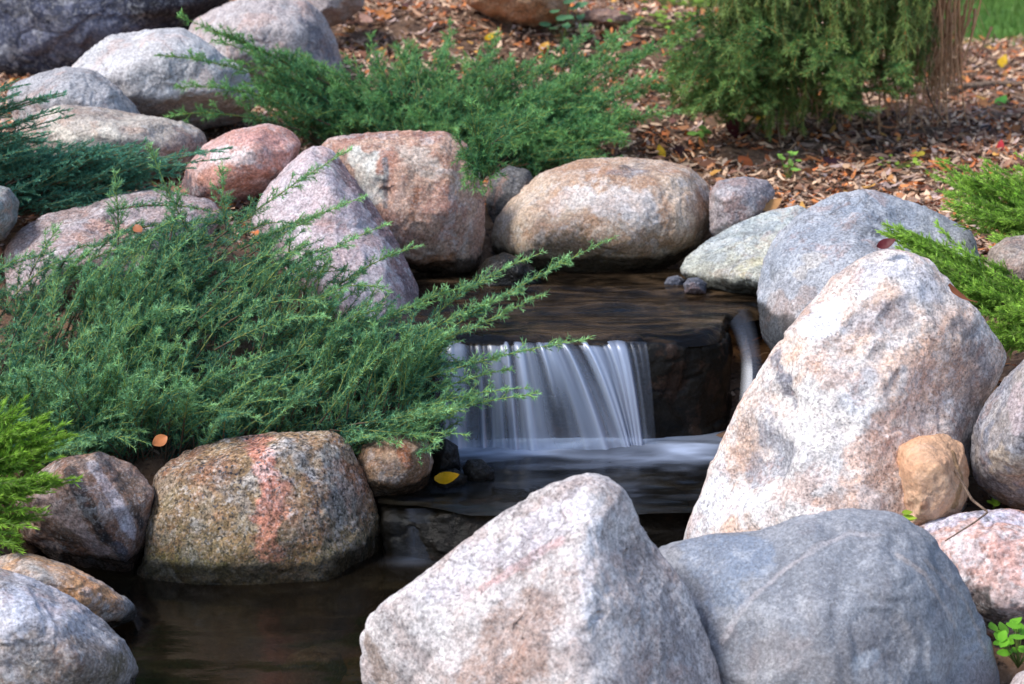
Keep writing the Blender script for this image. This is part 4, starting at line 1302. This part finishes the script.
def scatter_chips(n, xy, lenr, widr, pal, tilt, seed, lift=.012):
    """curled slivers of bark and dry leaf lying on the ground"""
    rng = np.random.default_rng(seed)
    x, y = xy[:, 0], xy[:, 1]
    n = len(x)
    z = H(x, y) + rng.uniform(0, lift * 2, n)
    nrm = unit(np.stack([rng.normal(0, tilt, n), rng.normal(0, tilt, n) - .12, np.ones(n)], 1))
    a = rng.uniform(0, 2 * np.pi, n)
    d = np.stack([np.cos(a), np.sin(a), np.zeros(n)], 1)
    d = unit(d - nrm * (d * nrm).sum(1)[:, None])
    s = np.cross(nrm, d)
    L, W = rng.uniform(*lenr, n), rng.uniform(*widr, n)
    curl = rng.normal(0, .25, n)
    c = np.stack([x, y, z], 1)
    V = []
    for u, wv in ((-1, .25), (-.4, .9), (.3, 1), (1, .2)):
        for sg in (-1, 1):
            jj = rng.uniform(.7, 1.2, n)
            V.append(c + d * (u * L / 2)[:, None] + s * (sg * wv * W / 2 * jj)[:, None] + nrm * (curl * L * u * u * .5 + .15 * W * rng.normal(size=n))[:, None])
    V = np.stack(V, 1)
    b = (np.arange(n) * 8)[:, None]
    F = np.concatenate([np.concatenate([b + k, b + k + 1, b + k + 3, b + k + 2], 1) for k in (0, 2, 4)])
    col = pal[rng.integers(0, len(pal), n)] * rng.uniform(.65, 1.25, n)[:, None]
    return V.reshape(-1, 3), F, np.repeat(col, 8, 0)


def ring_xy(n, rng):
    y = 5.6 + 6.4 * rng.uniform(0, 1, n) ** 1.25
    x = rng.uniform(-.36, .40, n) * (y + 1.5) * 1.0
    ok = ~((y < 6.15) & (x > -.4) & (x < .85)) & (x + 0 * y < 3.4)
    ok &= ~(y + .7 * .5 + .25 * x > 11.2)
    return np.stack([x, y], 1)[ok]


V1 = scatter_chips(0, ring_xy(64000, rng), (.018, .085), (.006, .021), PAL * np.array([1.2, 1.14, 1.08]), .28, 301)
V2 = scatter_chips(0, ring_xy(3000, rng), (.03, .07), (.02, .04), np.array([S(164, 114, 80), S(140, 94, 70), S(190, 136, 84), S(116, 76, 58), S(176, 142, 112), S(92, 60, 54), S(204, 150, 78), S(200, 120, 66)]),
                   .35, 302, .018)
near_xy = np.stack([rng.uniform(-1.6, 1.7, 3000), rng.uniform(3.0, 5.7, 3000)], 1)
V3 = scatter_chips(0, near_xy[H(near_xy[:, 0], near_xy[:, 1]) > .03], (.015, .05), (.005, .018), PAL * .8, .3, 303)
V4 = scatter_chips(0, ring_xy(45000, rng), (.008, .028), (.003, .009), PAL * .9, .3, 304, .01)
vs, fs, cs, off = [], [], [], 0
for v, f, c in (V1, V2, V3, V4):
    vs.append(v)
    fs.append(f + off)
    cs.append(c)
    off += len(v)
lit = mesh_obj('leaf_litter', np.concatenate(vs), np.concatenate(fs), leaf_mat('bark_mulch', .0, .85), smooth=False, attrs={'tint': np.concatenate(cs)})
tag(lit, 'bark mulch and dry brown leaves strewn over the slope', 'leaf litter', kind='stuff')


def leaf_blade(L, W, curl, rng, lobes=0):
    """a curled broad leaf with a folded midrib, base at the origin pointing +X"""
    us = np.linspace(0, 1, 13)
    V, F = [], []
    for i, u in enumerate(us):
        wd = W / 2 * (math.sin(math.pi * min(1, u * .96 + .02)) ** .75) * (1 - .25 * u)
        if lobes:
            wd *= 1 + .28 * math.cos(u * math.pi * 2 * lobes)
        for j, t in enumerate((-1, -.5, 0, .5, 1)):
            z = curl * L * (u - .35) ** 2 + .30 * abs(t) * wd + .06 * L * math.sin(3 * u + 2 * t) * rng.uniform(.4, 1)
            V.append((L * (u - .5), t * wd, z))
    for i in range(12):
        for j in range(4):
            a = i * 5 + j
            F.append((a, a + 1, a + 6, a + 5))
    return np.array(V), F


def place_leaf(label, px, py, Y, L, W, col, seed, rot=None, tilt=(.3, .2), curl=.5, lobes=0, vary=.15, ground_snap=False):
    rng = np.random.default_rng(seed)
    V, F = leaf_blade(L, W, curl, rng, lobes)
    a = rng.uniform(0, 6.28) if rot is None else rot
    ca, sa = math.cos(a), math.sin(a)
    R = np.array([[ca, -sa, 0], [sa, ca, 0], [0, 0, 1]])
    tx, ty = tilt
    Rx = np.array([[1, 0, 0], [0, math.cos(tx), -math.sin(tx)], [0, math.sin(tx), math.cos(tx)]])
    Ry = np.array([[math.cos(ty), 0, math.sin(ty)], [0, 1, 0], [-math.sin(ty), 0, math.cos(ty)]])
    V = V @ (Rx @ Ry @ R).T
    pos = ground_at(px, py) if ground_snap else P(px, py, Y)
    if ground_snap:
        pos = pos + np.array([0, 0, .02])
    c = np.array(col) * (1 + vary * fbm(V * 60, seed, 3))[:, None]
    o = mesh_obj('fallen_leaf', V + pos, F, LEAF_M, attrs={'tint': np.clip(c, 0, 1)}, origin=pos)
    return tag(o, label, 'leaf', 'fallen autumn leaves')


YEL, ORG, MAR, BRN, RED = S(222, 178, 40), S(196, 118, 56), S(78, 40, 44), S(140, 86, 58), S(196, 50, 50)
for i, (lab, px, py, Y, L, W, c, kw) in enumerate((
        ('bright yellow leaf lying on the dark stone beside the middle pool', 447, 479, 4.66, .065, .045, S(214, 158, 16), dict(rot=.1, tilt=(.55, 0))),
        ('small dark red leaf standing on top of the huge pale boulder', 886, 244, 4.30, .045, .028, S(92, 30, 34), dict(rot=.3, tilt=(.9, -.1))),
        ('brown leaf stuck on the right shoulder of the huge pale boulder', 960, 296, 4.22, .075, .022, S(140, 84, 54), dict(rot=-.5, tilt=(.6, .5))),
        ('curled orange leaf caught under the big juniper above the speckled boulder', 160, 441, 4.42, .04, .035, S(206, 128, 76), dict(tilt=(1.0, .1))),
        ('yellow leaf beside a dark maroon one behind the round tan boulder', 661, 158, 6.35, .06, .035, YEL, dict(tilt=(.6, 0))),
        ('dark maroon leaf right of the yellow leaf behind the round tan boulder', 678, 157, 6.35, .06, .055, S(56, 34, 36), dict(tilt=(.8, .2))),
        ('large maroon leaf under the left skirt of the spruce', 737, 136, 6.9, .11, .10, S(92, 40, 44), dict(tilt=(.9, .2))),
        ('yellow leaf just above the large maroon leaf under the spruce', 759, 124, 6.95, .055, .03, YEL, dict(rot=.3, tilt=(.7, 0))),
        ('orange brown curled leaf above the small purple grey stone', 745, 169, 6.35, .065, .055, S(172, 92, 48), dict(tilt=(.8, 0))),
        ('pale yellow leaf on the mulch above the blue grey boulder', 919, 160, 6.35, .065, .032, S(214, 190, 70), dict(rot=.1, tilt=(.5, 0))),
        ('dark purple leaf on the mulch right of the weed sprout', 833, 168, 6.2, .085, .05, S(70, 44, 50), dict(tilt=(.6, .1))),
        ('tan folded leaf lodged beside the small purple grey stone', 771, 206, 5.95, .08, .05, S(190, 138, 86), dict(rot=.6, tilt=(.6, .1))),
        ('small red leaf beside the upper yellow green juniper', 1000, 152, 6.0, .05, .03, S(206, 60, 66), dict(rot=1.4, tilt=(.8, .0))),
        ('pink tan leaf caught high in the spruce branches', 840, 69, 7.0, .06, .04, S(196, 140, 116), dict(tilt=(.9, .2))),
        ('black leaf on the mulch near the right edge', 985, 134, 6.9, .065, .04, S(34, 28, 28), dict(tilt=(.5, 0))),
        ('yellow leaf far up the path near the lawn', 1002, 67, 8.9, .09, .05, YEL, dict(tilt=(.5, 0))),
        ('orange leaf at the foot of the top left boulders', 207, 98, 6.75, .06, .045, ORG, dict(tilt=(.6, 0))),
        ('orange leaf beside the boulder cut by the top edge', 385, 20, 8.3, .09, .06, S(206, 134, 78), dict(tilt=(.7, 0))),
        ('pale pink leaf left of the orange one near the top edge', 366, 24, 8.2, .07, .05, S(204, 160, 140), dict(tilt=(.7, 0))),
        ('yellow leaf at the foot of the tall tan stone', 490, 42, 7.6, .07, .04, YEL, dict(tilt=(.7, 0))),
        ('orange yellow leaf above the back juniper near its right end', 544, 52, 7.5, .06, .045, S(214, 160, 66), dict(tilt=(.7, 0))),
        ('cream leaf in front of the flat brown stone', 585, 35, 8.1, .08, .045, S(216, 188, 130), dict(tilt=(.6, 0))),
        ('orange leaf among the green weeds left of the spruce', 718, 18, 8.0, .07, .05, S(200, 112, 62), dict(tilt=(.6, 0))),
        ('brown leaf on the broad flat pinkish grey slab behind the big juniper', 138, 230, 5.25, .04, .03, S(176, 108, 72), dict(tilt=(.6, 0))),
        ('tan leaf beside the grey green stone at the left edge', 35, 224, 5.35, .06, .02, S(150, 112, 88), dict(tilt=(.3, 0))),
        ('orange leaf near the far end of the mulch, right of the twigs', 985, 110, 7.4, .07, .045, S(204, 140, 90), dict(tilt=(.6, 0))),
        ('salmon leaf under the bare twigs of the spruce', 968, 116, 7.2, .07, .03, S(196, 136, 104), dict(tilt=(.5, 0))))):
    place_leaf(lab, px, py, Y, L, W, c, 400 + i, lobes=(3 if i % 4 == 1 and i > 4 else 0), ground_snap=(i > 3 and i not in (11, 13, 23)), **kw)


def weed(name, label, base, n, size, spread, col, seed, hgt=.1):
    rng = np.random.default_rng(seed)
    root = empty(name, base)
    tag(root, label, 'plant', 'small green weeds')
    Vs, Fs, Cs, off = [], [], [], 0
    Sv, Sf, so = [], [], 0
    for k in range(n):
        t = np.array([rng.normal(0, spread), rng.normal(0, spread), rng.uniform(.35, 1.0) * hgt])
        V, F = leaf_blade(size * rng.uniform(.6, 1.1), size * .62, .3, rng)
        a = math.atan2(t[1], t[0]) + rng.normal(0, .6)
        tx = rng.uniform(.1, .6)
        ca, sa = math.cos(a), math.sin(a)
        R = np.array([[ca, -sa, 0], [sa, ca, 0], [0, 0, 1]])
        Rx = np.array([[1, 0, 0], [0, math.cos(tx), -math.sin(tx)], [0, math.sin(tx), math.cos(tx)]])
        V = V @ (Rx @ R).T + t
        Vs.append(V)
        Fs += [tuple(q + off for q in f) for f in F]
        Cs.append(np.tile(np.array(col) * rng.uniform(.7, 1.25), (len(V), 1)))
        off += len(V)
        s = np.linspace(0, 1, 5)[:, None]
        v, f = tube(s * t + np.array([0, 0, .02]) * s * (1 - s), np.full(5, .0012), 5)
        Sv.append(v)
        Sf += [tuple(q + so for q in ff) for ff in f]
        so += len(v)
    mesh_obj('leaves', np.concatenate(Vs), Fs, LEAF_M, root, attrs={'tint': np.concatenate(Cs)})
    sv = np.concatenate(Sv)
    mesh_obj('stems', sv, Sf, STEM_M, root, attrs={'tint': np.tile(np.array(S(96, 110, 50)), (len(sv), 1))})


GRN = S(120, 176, 60)
weed('weed', 'leafy bright green weed at the bottom right corner between pink and pale stones', P(1018, 668, 3.62), 26, .035, .035, S(112, 172, 44), 501, .10)
weed('weed', 'single yellow green sprout at the foot of the tan stone', P(906, 528, 3.95), 4, .03, .010, S(160, 190, 60), 502, .04)
weed('weed', 'tiny sprout in the dark gap under the grey boulder at the right edge', P(993, 512, 4.15), 3, .028, .008, S(150, 190, 60), 503, .03)
g = ground_at(707, 148)
weed('weed', 'two leaved light green weed left of the large maroon leaf', g, 5, .055, .03, S(130, 176, 84), 504, .08)
g = ground_at(787, 182)
weed('weed', 'thin light green sprout at the mulch edge right of the small purple grey stone', g, 8, .035, .02, S(128, 172, 76), 505, .13)
g = ground_at(1000, 108)
weed('weed', 'flat green leaf growing in the mulch near the right edge', g, 3, .09, .02, S(84, 150, 60), 506, .03)
g = ground_at(562, 45)
weed('weed', 'blue green sapling in front of the tall tan stone', g, 12, .07, .05, S(96, 140, 96), 507, .2)
g = ground_at(888, 172)
weed('weed', 'sparse pale weed above the blue grey boulder, near the pale yellow leaf', g, 10, .03, .06, S(150, 178, 66), 508, .06)
for i, (px, py, lab) in enumerate(((668, 30, 'yellow green weed patch left of the spruce, lowest'), (690, 12, 'yellow green weed patch left of the spruce, middle one'),
                                   (655, 6, 'yellow green weed patch at the top edge, leftmost'), (728, 6, 'yellow green weed patch against the spruce at the top edge'))):
    weed('weed', lab, ground_at(px, py), 40, .045, .16, S(128, 160, 60), 520 + i, .08)

# twig lying over the right pink boulder
tp_ = [P(955, 470, 3.98), P(972, 500, 3.93), P(988, 512, 3.90), P(975, 522, 3.83), P(945, 541, 3.80)]
ss = np.linspace(0, 4, 30)
V, F = tube(np.stack([np.interp(ss, range(5), [q[k] for q in tp_]) for k in range(3)], 1), np.linspace(.0035, .0015, 30), 6)
tag(mesh_obj('twig', V, F, BARK.m), 'thin brown twig lying over the pink boulder at the right edge', 'twig')
tp_ = [ground_at(880, 60 + 28), ground_at(930, 84), ground_at(1010, 82), ground_at(1060, 84)]
tp_ = [ground_at(905, 96), ground_at(950, 92), ground_at(1000, 88), ground_at(1060, 90)]
ss = np.linspace(0, 3, 24)
V, F = tube(np.stack([np.interp(ss, range(4), [q[k] for q in tp_]) for k in range(3)], 1) + np.array([0, 0, .02]), np.linspace(.018, .012, 24), 7)
tag(mesh_obj('fallen_stick', V, F, BARK.m), 'grey stick lying on the mulch right of the spruce', 'stick')

# lawn blades beyond the mulch
rng = np.random.default_rng(601)
n = 42000
x, y = rng.uniform(1.2, 5.5, n), rng.uniform(9.4, 14.5, n)
ok = (y + .25 * x + rng.normal(0, .12, n) > 10.75)
x, y = x[ok], y[ok]
n = len(x)
z = H(x, y)
hh = rng.uniform(.03, .075, n)
a = rng.uniform(0, 6.28, n)
sd = np.stack([np.cos(a), np.sin(a), 0 * a], 1) * .0035
b = np.stack([x, y, z], 1)
tipv = b + np.stack([rng.normal(0, .02, n), rng.normal(0, .02, n), hh], 1)
V = np.stack([b - sd, b + sd, tipv], 1).reshape(-1, 3)
c = np.array(S(92, 128, 56)) * rng.uniform(.6, 1.4, n)[:, None] + np.array([.02, .0, 0]) * rng.uniform(0, 1, n)[:, None]
gr = mesh_obj('grass', V, np.arange(3 * n).reshape(n, 3), LEAF_M, smooth=False, attrs={'tint': np.repeat(c, 3, 0)})
tag(gr, 'sunlit green lawn beyond the mulch at the top right', 'grass', kind='stuff')

# unseen wood added beyond the garden: gives the pools something dark to mirror
rng = np.random.default_rng(602)
n = 26000
x, y = rng.uniform(-16, 16, n), rng.uniform(16, 22, n)
z = H(x, y) + .3 + 8.5 * rng.uniform(0, 1, n) * (.75 + .25 * np.sin(x * 1.3) * np.cos(x * .47 + 1))
c0 = np.stack([x, y, z], 1)
d1, d2 = unit(rng.normal(size=(n, 3))), rng.normal(size=(n, 3))
d2 = unit(np.cross(d1, d2))
sz = rng.uniform(.12, .38, n)[:, None]
V = np.stack([c0 - d1 * sz, c0 + d2 * sz * .6, c0 + d1 * sz, c0 - d2 * sz * .6], 1).reshape(-1, 3)
c = np.array(S(58, 78, 40)) * rng.uniform(.5, 1.3, n)[:, None]
tr = mesh_obj('backing_woods', V, np.arange(4 * n).reshape(n, 4), LEAF_M, smooth=False, attrs={'tint': np.repeat(c, 4, 0)})
tag(tr, 'unseen dark wood added beyond the garden for the pools to mirror', 'backing_woods', kind='stuff')
